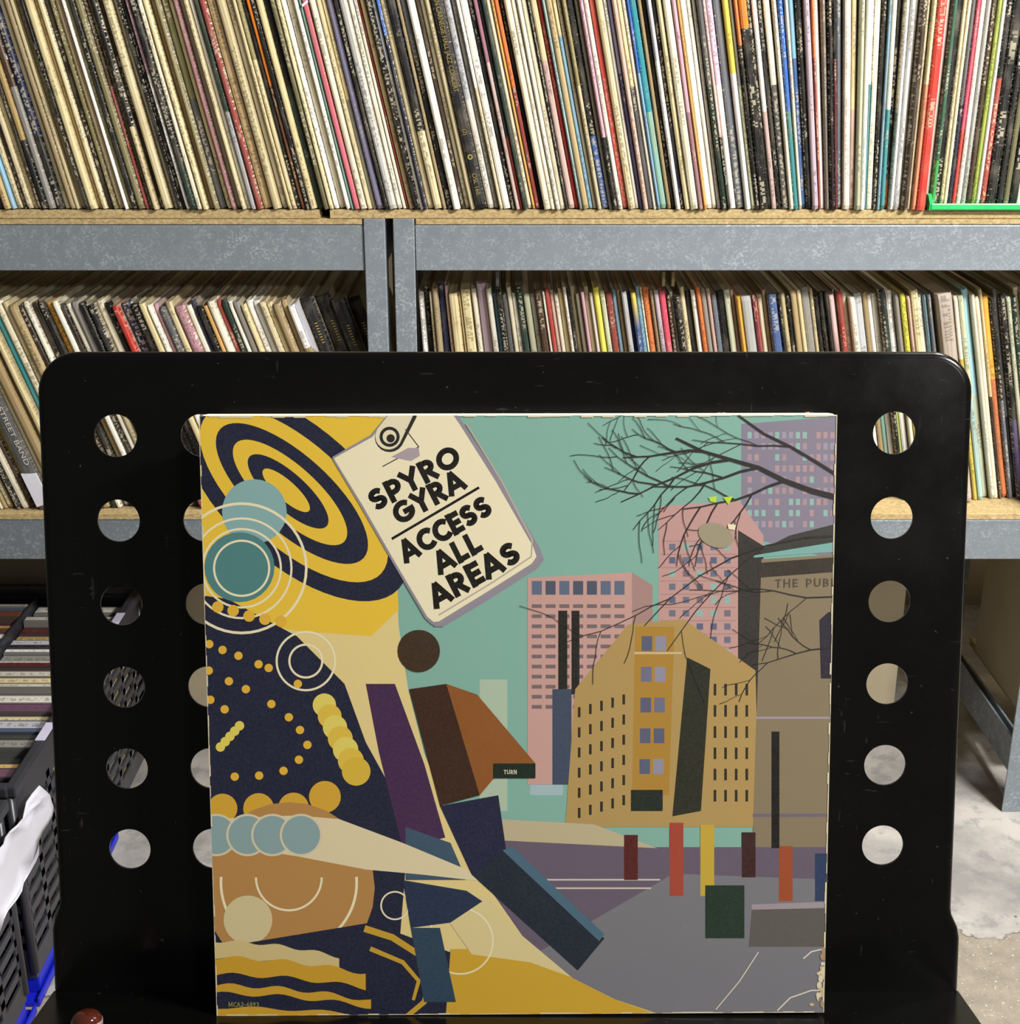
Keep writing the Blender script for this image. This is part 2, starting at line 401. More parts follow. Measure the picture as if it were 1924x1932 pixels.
def put(me, x, y, z, t, h, dep, th, code, code2=None, band=2.0, yaw=0.0):
    o = bpy.data.objects.new('record_sleeve', me)
    o.scale = (t, dep, h); o.rotation_euler = (0, -th, yaw); o.location = (x, y, z)
    rr = lin(PAL[code]); o.color = vary(rr)+(1,)
    r2 = lin(PAL[code2]) if code2 else rr
    o['band_colour'] = [float(c) for c in r2]; o['band_height'] = float(band)
    C.objects.link(o); return o
def size_word(t): return 'thin' if t < 0.0052 else ('wide' if t > 0.0105 else 'medium')

def fill(anchors, x0, x1, palette, wmin, wmax):
    """anchors: (px0, px1, code[, code2, band]); gaps are filled from the region palette -> list of (width_px, code, code2, band, anchor)"""
    out = []; x = x0
    for a in sorted(anchors)+[(x1, x1, None)]:
        while a[0]-x > wmin*0.8:
            w = random.uniform(wmin, wmax)
            if a[0]-x-w < wmin*0.8: w = a[0]-x
            pal = interp_pal(palette, x); c = random.choice(pal); c2 = random.choice(pal) if random.random() < 0.22 else None
            out.append((x, w, c, c2, random.uniform(0.25, 0.8) if c2 else 2.0, None)); x += w
        if a[2] is None: break
        w = a[1]-x if a[1]-x > 3 else a[1]-a[0]
        out.append((x, w, a[2], a[3] if len(a) > 3 else None, a[4] if len(a) > 4 else 2.0, a)); x += w
    return out
def interp_pal(tab, x):
    p = tab[0][1]
    for a, b in tab:
        if x >= a: p = b
    return p

# upper row, photographed from left to right (bottom positions along the shelf)
UP_PAL = [(-60, 'ccttokkBbogTcO'), (330, 'ccCtokbTwg'), (600, 'cCwtkgbcC'), (930, 'cCwwkgtCph'), (1180, 'cCwkgtlhSw'), (1400, 'wWkkGcShC'), (1560, 'wWCgSckb'), (1760, 'cwWkgSCb')]
UP = [(-8, 8, 'k'), (22, 31, 'l', 'c', .6), (32, 42, 'c'), (62, 72, 'c'), (72, 80, 'B'), (92, 106, 'g', 'b', .5), (107, 121, 'k', 'n', .3), (122, 133, 'c'), (133, 143, 't'), (143, 152, 'c'), (152, 163, 'c'), (163, 172, 'k'), (174, 185, 'c'),
      (214, 222, 'o'), (236, 243, 'W'), (262, 276, 'o'), (276, 282, 'z', 'b', .5), (284, 292, 'O'), (327, 336, 'C'), (337, 343, 'k'), (352, 360, 'W', 'j', .55), (364, 374, 'd', 'k', .2), (375, 384, 'C'), (384, 395, 'c'), (405, 413, 'o'), (414, 428, 'G', 'O', .45),
      (430, 439, 'c'), (439, 446, 'M'), (446, 457, 'C'), (466, 475, 'w'), (478, 485, 'S', 'd', .4), (489, 497, 'z'), (498, 516, 't'), (518, 532, 'c'), (532, 545, 'C'), (546, 552, 'c'), (560, 569, 'K'), (569, 577, 'x', 'Q', .5), (578, 586, 'k'), (588, 599, 'c'), (603, 612, 'd', 'k', .5), (614, 622, 'O'),
      (630, 640, 'W'), (643, 653, 'C'), (655, 663, 'w'), (664, 668, 'E'), (669, 681, 'P'), (683, 694, 'C'), (695, 703, 'c'), (712, 726, 'v'), (726, 735, 'K'), (740, 750, 'S'), (750, 760, 'W'), (762, 767, 'C'), (768, 772, 'r'), (774, 783, 't'), (786, 793, 'k'), (793, 801, 'w', 'S', .6), (801, 807, 'n', 'u', .7),
      (812, 820, 'c'), (836, 843, 't'), (848, 856, 'k', 'G', .6), (858, 870, 'W'), (872, 878, 'b'), (879, 888, 'C'), (888, 898, 'c'), (899, 920, 'k'), (921, 934, 'W', 'S', .45), (934, 942, 'w'), (944, 950, 'c', 'w', .5), (950, 965, 'W'), (966, 974, 'K'), (974, 982, 'p', 'M', .6), (983, 988, 'r', 'd', .3), (988, 996, 'd'),
      (997, 1005, 'C'), (1005, 1011, 'a'), (1011, 1020, 'r', 'q', .5), (1020, 1027, 'k'), (1030, 1040, 'C'), (1040, 1049, 'w'), (1049, 1058, 'w'), (1058, 1068, 'C'), (1069, 1073, 'k'), (1073, 1086, 'p', 'c', .6), (1087, 1094, 'R', 'r', .5), (1095, 1100, 'L'), (1112, 1120, 'l', 'c', .7), (1120, 1128, 'C'), (1130, 1136, 'c', 'o', .5), (1140, 1150, 'u', 'k', .3),
      (1152, 1158, 'g'), (1159, 1166, 'k', 'j', .3), (1176, 1187, 'R'), (1188, 1200, 'c'), (1202, 1208, 'w'), (1208, 1215, 'V', 'v', .55), (1216, 1224, 'p'), (1225, 1233, 'G', 'c', .5), (1234, 1241, 'C'), (1241, 1247, 'l', 'u', .55), (1250, 1260, 'E', 'e', .4), (1261, 1268, 't'), (1270, 1276, 'k'), (1278, 1285, 'W', 'S', .6), (1286, 1293, 'n', 'k', .4),
      (1295, 1303, 'c'), (1303, 1318, 'C'), (1320, 1327, 'M', 'j', .4), (1330, 1334, 'a'), (1337, 1346, 'W'), (1346, 1355, 'w'), (1355, 1362, 'S'), (1363, 1372, 'd', 'G', .5), (1372, 1379, 'k', 'p', .3), (1381, 1391, 'w', 'h', .5), (1391, 1407, 's'), (1408, 1418, 'W', 'y', .55), (1420, 1426, 'i', 'g', .5), (1427, 1433, 'k', 'q', .66), (1434, 1449, 'k', 'Q', .72), (1449, 1457, 'k'),
      (1458, 1467, 'p', 'w', .4), (1470, 1477, 'k'), (1482, 1490, 'G', 'C', .5), (1493, 1498, 'C'), (1499, 1507, 'e', 'u', .4), (1509, 1514, 'C'), (1514, 1524, 'u', 'l', .6), (1525, 1533, 'k'), (1535, 1544, 'h'), (1544, 1549, 'z', 'q', .6), (1550, 1558, 'W'), (1559, 1566, 'g'), (1567, 1574, 'k'), (1574, 1580, 'm', 'k', .6), (1580, 1590, 's'), (1596, 1603, 'C'),
      (1604, 1612, 'p', 'c', .4), (1613, 1621, 'i'), (1622, 1630, 'W'), (1631, 1635, 'e', 'W', .5), (1635, 1646, 'C'), (1648, 1653, 'k'), (1654, 1659, 'l'), (1662, 1668, 'e', 'C', .4), (1670, 1677, 'q', 'k', .12), (1678, 1684, 'W'), (1684, 1694, 'S'), (1695, 1701, 'w'), (1702, 1711, 'b'), (1714, 1718, 'c'), (1718, 1726, 'q', 'c', .5),
      (1729, 1744, 'R'), (1746, 1754, 'S'), (1755, 1763, 'f', 'D', .2), (1764, 1776, 'K'), (1778, 1784, 'c'), (1785, 1791, 'C'), (1793, 1799, 'n', 'G', .4), (1800, 1807, 'R', 'P', .3), (1809, 1817, 'W'), (1818, 1826, 'S'), (1828, 1836, 'b'), (1838, 1845, 'F', 'V', .85), (1846, 1853, 'W'), (1856, 1863, 'r', 'k', .5), (1865, 1884, 'K'), (1888, 1896, 'k'), (1898, 1908, 'O'), (1910, 1922, 'k')]
PXM = 0.00069023
LEAN_UP = [(-60, .215), (600, .22), (1000, .21), (1300, .185), (1480, .165), (1560, .10), (1640, .04), (1700, .0), (1760, -.013), (1940, -.03)]
row = Row(Z_UP); seq = fill(UP, -70, 1940, UP_PAL, 7.5, 12.5)
special = {}
TRAY_X = (1757-962)*PXM
for i, (px, w, c, c2, band, anc) in enumerate(seq):
    slope = interp(LEAN_UP, px)+random.uniform(-.0016, .0016)
    if px > 1757 and row.z0 == Z_UP: row.z0 = Z_UP+0.0058
    xs = (px-962)*PXM if row.prev is None else row.start(slope)
    t = max(0.0026, ((px+w-962)*PXM-xs)*math.cos(math.atan(slope))-0.0003)
    h = SL*random.uniform(0.985, 1.0)
    if row.prev is None: x, z, th = row.place((px-962)*PXM, t, slope, h)
    else:
        x, z, th = row.place(0, t, slope, h)
    yo = YF-0.005+random.uniform(-0.009, 0.006)
    if px > 1757: yo = YF+0.004
    o = put(SLV[i % 9][0], x, yo, z, t, h, SL, th, c, c2, band)
    two = f" and {CN[c2]}" if c2 and CN[c2] != CN[c] else ''
    tag(o, f"{size_word(t)} {CN[c]}{two} record sleeve, {ordinal(i+1)} from the left in the upper row", 'record', 'record sleeves in the upper row')
    if anc: special[anc[0]] = (o, t, h)
N_UP = len(seq)
special[669][0]['label'] = 'wide pink record sleeve with a white band near the top of its spine, upper row'
special[899][0]['label'] = 'wide black boxed record set with gold lettering down its spine, upper row'
special[1729][0]['label'] = 'wide bright red record sleeve left of the green tray, upper row'
special[1755][0]['label'] = 'bright green record sleeve right beside the red one, upper row'
special[712][0]['label'] = 'lavender blue record sleeve next to a black one, left middle of the upper row'

def spine_text(owner, t, h, txt, size, z_mid, x_mid, mat, name, length=None):
    """lettering that reads down the spine, slightly proud of it; lives in the sleeve's own unit space"""
    cu = bpy.data.curves.new(name, 'FONT'); cu.body = txt; cu.size = size; cu.align_x = 'CENTER'; cu.align_y = 'CENTER'; cu.extrude = 0.0001
    tmp = bpy.data.objects.new(name, cu); C.objects.link(tmp)
    bpy.context.view_layer.update()
    me = bpy.data.meshes.new_from_object(tmp.evaluated_get(bpy.context.evaluated_depsgraph_get())); bpy.data.objects.remove(tmp)
    ext = max(v.co.x for v in me.vertices)-min(v.co.x for v in me.vertices); stretch = length/ext if length else 1.0
    owner['plain_spine'] = 1.0
    for v in me.vertices:
        a, b, c = v.co           # a along the text, b its height
        v.co = (x_mid+b/t, 0.0025-(0.0004+c)/SL, z_mid-a*stretch/h)
    me.materials.clear(); me.materials.append(mat); me.update()
    o = bpy.data.objects.new(name, me); link(o, owner); return o
bo, bt, bh = special[899]
spine_text(bo, bt, bh, 'MAN CARNEGIE HALL JAZZ CONCERT', 0.0085, 0.665, 0.5, M['gold'], 'gold_lettering', 0.120)
spine_text(bo, bt, bh, '(2)', 0.007, 0.315, 0.5, M['gold'], 'gold_lettering')
spine_text(bo, bt, bh, 'OSL 160', 0.0078, 0.105, 0.5, M['gold'], 'gold_lettering')
def spine_ring(owner, t, h, z, r, mat, name):
    V, Fc = [], []
    for k in range(16):
        q = 2*math.pi*k/16
        for rr in (r, r*0.45): V.append((0.5+math.cos(q)*rr/t, 0.001, z+math.sin(q)*rr/h))
    for k in range(16):
        n = (k+1) % 16; Fc.append((2*k, 2*n, 2*n+1, 2*k+1))
    me = bpy.data.meshes.new(name); me.from_pydata(V, [], Fc); me.materials.append(mat); o = bpy.data.objects.new(name, me); link(o, owner)
spine_ring(bo, bt, bh, 0.215, 0.0035, M['gold'], 'gold_emblem')
po, pt, ph = special[669]
me = bpy.data.meshes.new('white_band'); me.from_pydata([(-0.02, -0.004, .806), (1.02, -0.004, .818), (1.02, -0.004, .828), (-0.02, -0.004, .816), (-0.02, .02, .806), (1.02, .02, .818), (1.02, .02, .828), (-0.02, .02, .816)], [],
    [(0, 1, 2, 3), (7, 6, 5, 4), (0, 4, 5, 1), (1, 5, 6, 2), (2, 6, 7, 3), (3, 7, 4, 0)]); me.materials.append(M['white'])
link(bpy.data.objects.new('white_band', me), po)

# green tray at the right end of the upper row
gt = empty('plastic_tray', (TRAY_X+0.06, YF, Z_UP), 'bright green plastic tray edge under the last records of the upper row', 'tray')
box('tray_base', (TRAY_X-0.001, YF-0.010, Z_UP), (0.80, YF+0.32, Z_UP+0.0055), M['green'], gt, 0.002)
box('tray_lip', (TRAY_X-0.003, YF-0.0125, Z_UP+0.0005), (0.80, YF-0.0085, Z_UP+0.009), M['green'], gt, 0.0015)
V = []
for (a, b) in ((0, 0.0), (0, 0.0085), (-0.0035, 0.021), (-0.0075, 0.020), (-0.0045, 0.0085), (-0.0045, 0)): V.append((TRAY_X+a, YF-0.011, Z_UP+b))
V += [(v[0], YF+0.0, v[2]) for v in V]
mesh_obj('tray_corner', V, [(5, 4, 3, 2, 1, 0), (6, 7, 8, 9, 10, 11)]+[(i, (i+1) % 6, (i+1) % 6+6, i+6) for i in range(6)], M['green'], gt)

# lower left row -----------------------------------------------------
LL = [(-70, -46, 't'), (-40, -20, 'k'), (2, 8, 'C'), (8, 16, 't'), (16, 26, 'c'), (26, 33, 'k'), (33, 44, 'k', 'r', .4), (46, 56, 'C'), (58, 64, 'b'), (64, 76, 'y'), (78, 106, 'G'), (109, 117, 'c'), (122, 136, 'T'), (137, 143, 't'), (146, 155, 'c'), (158, 168, 'l', 'e', .5), (170, 181, 'C'), (181, 190, 'c'), (192, 203, 't'), (205, 212, 'k', 'B', .5), (213, 220, 'w'), (222, 232, 'b', 'B', .6), (235, 243, 'k'), (246, 256, 't', 'a', .5), (258, 266, 'W'), (266, 274, 'B'),
      (276, 284, 'w'), (286, 297, 'c', 'g', .6), (299, 308, 'k'), (310, 318, 'C', 'k', .7), (322, 331, 'C'), (333, 343, 'k'), (344, 354, 'z', 'r', .5), (356, 372, 'k', 'n', .5), (373, 386, 'K'), (388, 398, 'c'), (400, 408, 'W'), (409, 416, 'p', 'j', .4), (418, 428, 'k', 'G', .6), (430, 440, 'c'), (442, 456, 'g', 'M', .5), (458, 466, 'W'), (467, 474, 'e', 'n', .5), (474, 484, 'n', 'k', .4), (486, 492, 'a'), (494, 504, 'p', 'C', .5), (506, 513, 'r'), (515, 523, 'i', 'd', .5), (525, 531, 'W'), (533, 542, 'c', 'g', .4), (543, 551, 'q', 'c', .5), (553, 562, 'n', 'w', .6), (564, 574, 'G', 'w', .7), (576, 584, 'c'), (587, 594, 'k', 'c', .5), (596, 606, 'T'), (607, 616, 't'), (617, 629, 'T', 'w', .8),
      (630, 658, 'k'), (660, 690, 'K'), (692, 722, 'k'), (724, 748, 'K')]
YLL = YF+0.02
def reanchor(p): return p if p < 170 else interp([(170, 170), (350, 388), (629, 708), (748, 818)], p)
LL = [(reanchor(a[0]), reanchor(a[1]))+tuple(a[2:]) for a in LL]
LLK = {k: reanchor(k) for k in (78, 617, 630, 660, 692, 724)}
axis_low = (YLL-0)*math.cos(PITCH)+(CAM.z-Z_LOW)*math.sin(PITCH); PXL = axis_low/F_PX
seq2 = fill(LL, -120, 818, [(-200, 'ccttokbgTCk')], 8, 13)
rowL = Row(Z_LOW); lim = (819.5-962)*PXL; pl = []
for i, (px, w, c, c2, band, anc) in enumerate(seq2):
    slope = interp([(-120, .34), (800, .335)], px)+random.uniform(-.0016, .0016)
    xs = (px-962)*PXL if rowL.prev is None else rowL.start(slope)
    t = max(0.0026, ((px+w-962)*PXL-xs)*math.cos(math.atan(slope))-0.0003); h = SL*random.uniform(0.975, 1.0)
    x, z, th = rowL.place((px-962)*PXL, t, slope, h)
    if rowL.right > lim: break
    yo = YLL+random.uniform(-0.008, 0.01)+(0.038 if px > 707 else 0)
    o = put(SLV[(i*2) % 9][0], x, yo, z, t, h, SL*0.99, th, c, c2, band)
    two = f" and {CN[c2]}" if c2 and CN[c2] != CN[c] else ''
    kind = 'boxed record set' if px > 707 else 'leaning record sleeve'
    tag(o, f"{size_word(t)} {CN[c]}{two} {kind}, {ordinal(i+1)} from left in lower left row", 'record', 'leaning record sleeves in the lower left row')
    if anc: special[('L', anc[0])] = (o, t, h)
N_LL = i
if ('L', LLK[78]) in special:
    so, st2, sh = special[('L', LLK[78])]
    so['label'] = 'wide dark grey boxed record set with white lettering, left edge of the lower row'
    spine_text(so, st2, sh, 'SPRINGSTEEN & THE E STREET BAND', 0.0098, 0.60, 0.70, M['silver_ink'], 'white_lettering', 0.235)
    spine_text(so, st2, sh, 'LIVE/1975-85', 0.0095, 0.62, 0.27, M['silver_ink'], 'white_lettering', 0.095)
    V = [(0.02, 0.0005, .02), (0.98, 0.0005, .02), (0.98, 0.0005, .17), (0.02, 0.0005, .19)]
    V += [(v[0], 0.01, v[2]) for v in V]
    me = bpy.data.meshes.new('white_label'); me.from_pydata(V, [], [(0, 1, 2, 3), (4, 7, 6, 5), (0, 4, 5, 1), (1, 5, 6, 2), (2, 6, 7, 3), (3, 7, 4, 0)]); me.materials.append(M['white'])
    link(bpy.data.objects.new('white_label', me), so)
if ('L', LLK[617]) in special:
    so, st2, sh = special[('L', LLK[617])]
    V = [(1.0005, 0.01, .80), (1.0005, 0.11, .745), (1.0005, 0.11, .995), (1.0005, 0.01, .99)]; V += [(v[0]+0.02, v[1], v[2]) for v in V]
    me = bpy.data.meshes.new('white_label'); me.from_pydata(V, [], [(3, 2, 1, 0), (4, 5, 6, 7), (0, 1, 5, 4), (1, 2, 6, 5), (2, 3, 7, 6), (3, 0, 4, 7)]); me.materials.append(M['white'])
    link(bpy.data.objects.new('white_label', me), so)
    so['label'] = 'tan record sleeve with a white label on its side, left of the black boxed sets'
for k in (630, 660, 692, 724):
    if ('L', LLK[k]) in special:
        so, st2, sh = special[('L', LLK[k])]; so['plain_spine'] = 1.0
        for zz in (.83, .62, .4): spine_text(so, st2, sh, 'IIIIIIII', 0.006, zz, 0.55, M['gold'], 'gold_print', 0.03)

# lower right row: the right-most ones singly, the rest behind the stand as one row of stuff ------------
LR = [(789, 797, 'i', 'W', .3), (797, 806, 'd', 'k', .5), (807, 813, 'c'), (814, 823, 't'), (825, 835, 'U', 'n', .5), (836, 844, 'b', 'p', .6), (846, 861, 'c'), (862, 868, 't'), (870, 886, 'T', 'c', .6), (888, 898, 'C'), (900, 915, 'g', 'h', .4), (917, 926, 'W'), (926, 934, 'u', 'l', .6), (934, 944, 'K'), (946, 954, 'G'), (955, 964, 'C'), (965, 973, 'k', 'w', .6), (974, 984, 'W', 'd', .6), (985, 997, 'i'), (998, 1008, 'w'), (1010, 1022, 'T', 'b', .6), (1023, 1028, 'C'), (1029, 1036, 'r'), (1037, 1044, 'p'), (1045, 1052, 'C'), (1053, 1062, 't', 'c', .5), (1063, 1070, 'w'), (1071, 1077, 'V', 'k', .5), (1078, 1086, 'c'), (1088, 1095, 'C'), (1096, 1102, 'M', 'j', .5), (1104, 1112, 'c'), (1113, 1120, 'k', 'w', .5), (1121, 1131, 'Y'), (1133, 1142, 'c', 'i', .5), (1143, 1154, 'z'), (1155, 1164, 'l'), (1166, 1172, 't'), (1173, 1182, 'S'), (1183, 1190, 'U'), (1190, 1200, 'u', 'y', .9), (1201, 1208, 'l'), (1209, 1214, 'C'), (1215, 1226, 'z', 'q', .6), (1227, 1234, 'T'), (1235, 1244, 'h'), (1245, 1256, 'p', 'P', .5), (1257, 1264, 'c', 'b', .5), (1265, 1272, 'l', 'w', .3), (1273, 1284, 'O', 'k', .5), (1285, 1293, 'c'), (1294, 1305, 'k'), (1306, 1314, 'W'), (1315, 1323, 'p', 'q', .3), (1324, 1334, 'T', 'g', .5), (1335, 1342, 'p'), (1343, 1352, 'g', 's', .5), (1353, 1366, 'K'), (1368, 1380, 't', 'i', .5), (1381, 1388, 'q', 'p', .5), (1389, 1396, 'C', 'a', .5), (1398, 1416, 'S'), (1417, 1423, 'k', 'm', .4), (1424, 1430, 'n', 'z', .6), (1431, 1440, 'C'), (1441, 1448, 't'), (1449, 1466, 'u'), (1467, 1472, 'h', 'k', .4), (1473, 1482, 'c'), (1484, 1490, 'w', 'k', .5), (1491, 1502, 't'), (1503, 1512, 'T', 'c', .5), (1514, 1528, 'p', 'g', .6), (1529, 1536, 'c'), (1538, 1546, 'e', 'k', .6), (1547, 1555, 'k'), (1556, 1562, 'w', 'k', .5),
      (1563, 1573, 'm', 'p', .7), (1574, 1580, 'g'), (1581, 1590, 'r', 'z', .6), (1592, 1600, 'C'), (1602, 1612, 'p', 'C', .5), (1614, 1628, 'W', 'S', .4), (1630, 1638, 't'), (1640, 1647, 'E', 'w', .5), (1648, 1660, 'W'), (1661, 1668, 'k'), (1669, 1675, 'F', 'd', .5), (1677, 1688, 'S', 'w', .4), (1690, 1698, 'C', 'g', .5), (1700, 1709, 'Y'), (1710, 1717, 'p'), (1718, 1732, 'T', 'c', .5), (1733, 1742, 'k', 'w', .4), (1743, 1748, 'l'), (1749, 1756, 'k', 's', .4), (1757, 1761, 'h'), (1762, 1792, 'N'), (1793, 1798, 's', 'k', .5), (1799, 1807, 'y', 'C', .7), (1808, 1818, 'L', 'i', .5), (1820, 1832, 'i', 'L', .5), (1833, 1841, 'w'), (1842, 1850, 'C'), (1851, 1857, 'b', 'c', .5), (1859, 1869, 'q', 'a', .6), (1871, 1877, 's', 'k', .5), (1879, 1887, 'k', 'G', .4), (1889, 1898, 'V', 'k', .4), (1900, 1908, 'i'), (1910, 1918, 'F', 'd', .4), (1920, 1930, 'c'), (1932, 1944, 'i'), (1946, 1958, 'b')]
YLR = YF+0.06
topz = Z_LOW+0.31
axis_r = YLR*math.cos(PITCH)+(CAM.z-topz)*math.sin(PITCH); PXR = axis_r/F_PX
seq3 = fill(LR, 788, 2060, [(0, 'cCtwgk')], 7, 11)
rowR = Row(Z_LOW); SV, SF, SC, SLOC, SRND = [], [], [], [], []
SLR = [(788, .06), (850, .10), (1000, .15), (1500, .19), (1950, .22)]
def BASE(px): return (px-962)*PXR+0.30*interp(SLR, px)     # where a sleeve whose top shows at px stands on the shelf
x_first = BASE(788)
budget = max(20, 300-N_UP-N_LL); n_stuff = max(0, len(seq3)-budget); cnt = 0; lr_objs = []
for i, (px, w, c, c2, band, anc) in enumerate(seq3):
    slope = interp(SLR, px)+random.uniform(-.002, .002)
    xs = x_first if rowR.prev is None else rowR.start(slope)
    t = max(0.0026, (BASE(px+w)-xs)*math.cos(math.atan(slope))-0.0003); h = SL*random.uniform(0.96, 1.0)
    x, z, th = rowR.place(x_first, t, slope, h)
    if rowR.right > XR1+0.13: break
    yo = YLR+random.uniform(-0.010, 0.012)
    if px >= 1757 and px < 1793: yo -= 0.012
    if i >= n_stuff:
        cnt += 1
        o = put(SLV[(i*4) % 9][0], x, yo, z, t, h, SL*0.99, th, c, c2, band)
        two = f" and {CN[c2]}" if c2 and CN[c2] != CN[c] else ''
        lr_objs.append((o, f"{size_word(t)} {CN[c]}{two} record sleeve"))
        if anc: special[('R', anc[0])] = (o, t, h)
    else:
        _, uv, uf = SLV[(i*4) % 9]; b0 = len(SV)
        mt = Matrix.Translation((x, yo, z)) @ Matrix.Rotation(-th, 4, 'Y') @ Matrix.Diagonal((t, SL*0.99, h, 1))
        col = vary(lin(PAL[c])); col2 = lin(PAL[c2]) if c2 else col; rn = random.random()
        for v in uv:
            SV.append(mt @ Vector(v)); SLOC.append(v); SRND.append(rn)
            SC.append((col2 if v[2] > band else col)+(1,))
        SF += [tuple(b0+q for q in f) for f in uf]
for k, (o, d) in enumerate(reversed(lr_objs)): tag(o, f'{d}, {ordinal(k+1)} from right in lower right row', 'record', 'record sleeves in the lower right row')
st_ = mesh_obj('record_sleeve_row', SV, SF, M['sleeve_stuff'], None, 'stuff')
me = st_.data
a = me.attributes.new('loc', 'FLOAT_VECTOR', 'POINT'); a.data.foreach_set('vector', [q for v in SLOC for q in v])
a = me.attributes.new('rnd', 'FLOAT', 'POINT'); a.data.foreach_set('value', SRND)
a = me.attributes.new('spine', 'FLOAT_COLOR', 'POINT'); a.data.foreach_set('color', [q for v in SC for q in v])
tag(st_, 'tightly packed row of worn record sleeves behind the stand, lower right shelf', 'records')
if ('R', 1762) in special: special[('R', 1762)][0]['label'] = 'very wide greyish beige boxed record set near the right edge of the lower row'
if ('R', 1859) in special: special[('R', 1859)][0]['label'] = 'orange and amber record sleeve near the right edge of the lower row'

# divider cards sticking up out of the lower right row
def divider_card(px, mat, lb, w=0.0045):
    X = (px-962)*PXR
    bm = bmesh.new(); add_box(bm, (X, YLR+0.012, topz-0.001), (X+w, YLR+0.05, topz+0.02), 0.0008)
    tag(bm_obj('divider_card', bm, mat), lb, 'divider', 'divider cards in the lower right row')
divider_card(935, M['divider_grey'], 'grey divider card sticking up from the lower right row near the uprights')
divider_card(1250, M['divider'], 'left of two tan divider cards standing above the lower right row')
divider_card(1268, M['divider'], 'right of two tan divider cards standing above the lower right row')

# ------------------------------------------------------------------ music stand
DELTA = math.radians(6.6)
SN = (DOWN*math.sin(DELTA) - FWD*math.cos(DELTA)).normalized()      # desk normal, towards the reader
EV = (DOWN*math.cos(DELTA) + FWD*math.sin(DELTA)).normalized()      # down along the desk
EU = RIGHT
S0 = CAM + ray(977, 781)*0.6758                                     # top middle of the cover
GAP = 0.027
P0 = S0 - SN*GAP                                                    # a point of the desk's face
def uvp(px, py, p=None):
    q = on_plane(px, py, p or P0, SN)-(p or P0); return q.dot(EU), q.dot(EV)
def pw(u, v, n=0.0, p=None): return (p or P0)+EU*u+EV*v+SN*n
def arc(cx, cy, r, a0, a1, n=10):
    return [(cx+r*math.cos(math.radians(a0+(a1-a0)*i/n)), cy+r*math.sin(math.radians(a0+(a1-a0)*i/n))) for i in range(n+1)]
# outline of the desk (u right, v down), corners rounded
top = (uvp(300, 664)[1]+uvp(1600, 663)[1])/2
uL0, uR0 = uvp(69, 760)[0], uvp(1836, 760)[0]
uL1, vL1 = uvp(109, 1700); uR1, vR1 = uvp(1797, 1715)
vb = uvp(962, 1872)[1]
uLb, uRb = uvp(97, 1790)[0], uvp(1812, 1790)[0]
hw0 = (uR0-uL0)/2; cu0 = (uR0+uL0)/2; R = 0.021
def outline(ins):
    p = []
    p += arc(uL0+R, top+R, R-ins, 180, 270); p += arc(uR0-R, top+R, R-ins, 270, 360)
    p += [(uR1-ins, vR1), (uR1-ins+0.0005, vR1+0.004), (uRb-ins-0.0012, vR1+0.011), (uRb-ins, vR1+0.017), (uRb-ins, vb)]
    p += [(uLb+ins, vb), (uLb+ins, vL1+0.017), (uLb+ins+0.0012, vL1+0.011), (uL1+ins-0.0005, vL1+0.004), (uL1+ins, vL1)]
    return p
stand_base = Vector((0.0, 0.82, 0))
stand = empty('music_stand', stand_base, 'black perforated metal music stand holding the illustrated record cover', 'music stand')
BEND = 0.004
cu = bpy.data.curves.new('desk', 'CURVE'); cu.dimensions = '2D'; cu.fill_mode = 'BOTH'; cu.extrude = 0.0007
def spline(pts):
    s = cu.splines.new('POLY'); s.points.add(len(pts)-1); s.use_cyclic_u = True
    for q, (x, y) in zip(s.points, pts): q.co = (x, y, 0, 1)
spline(outline(BEND))
hl, hr = uvp(218, 822), uvp(1687, 817); hb, hbr = uvp(245, 1602), uvp(1665, 1595)
for r in range(6):
    for c in range(10):
        a, b = r/5, c/9
        u = (hl[0]*(1-b)+hr[0]*b)*(1-a)+(hb[0]*(1-b)+hbr[0]*b)*a
        v = (hl[1]*(1-b)+hr[1]*b)*(1-a)+(hb[1]*(1-b)+hbr[1]*b)*a
        spline(arc(u, v, 0.0109, 0, 360-360/40, 39))
tmp = bpy.data.objects.new('desk', cu); C.objects.link(tmp); bpy.context.view_layer.update()
dm = bpy.data.meshes.new_from_object(tmp.evaluated_get(bpy.context.evaluated_depsgraph_get())); bpy.data.objects.remove(tmp)
V = [pw(v.co.x, v.co.y, -0.0007+v.co.z) for v in dm.vertices]
Fc = [tuple(p.vertices)[::-1] for p in dm.polygons]
mesh_obj('desk', V, Fc, M['black'], stand)
# rolled rim: the sheet bends back round the top and sides
op = outline(0.0); ip = outline(BEND); n = len(ip); V, Fc = [], []
prof = [(math.sin(math.radians(q)), 1-math.cos(math.radians(q))) for q in (0, 18, 36, 54, 72, 90)]
rings = [(f, -BEND*d) for f, d in prof]+[(1.0, -BEND-0.007)]+[(0.7, -BEND-0.007), (0.7, -BEND)]
open_end = [i for i, p in enumerate(ip) if abs(p[1]-vb) < 1e-9]
for f, d in rings:
    for (a, b), (a2, b2) in zip(ip, op): V.append(pw(a+(a2-a)*f, b+(b2-b)*f, d))
for k in range(len(rings)-1):
    for i in range(n):
        j = (i+1) % n
        if i in open_end and j in open_end: continue
        Fc.append((k*n+i, (k+1)*n+i, (k+1)*n+j, k*n+j))
mesh_obj('rim', V, Fc, M['black'], stand, smooth=True)
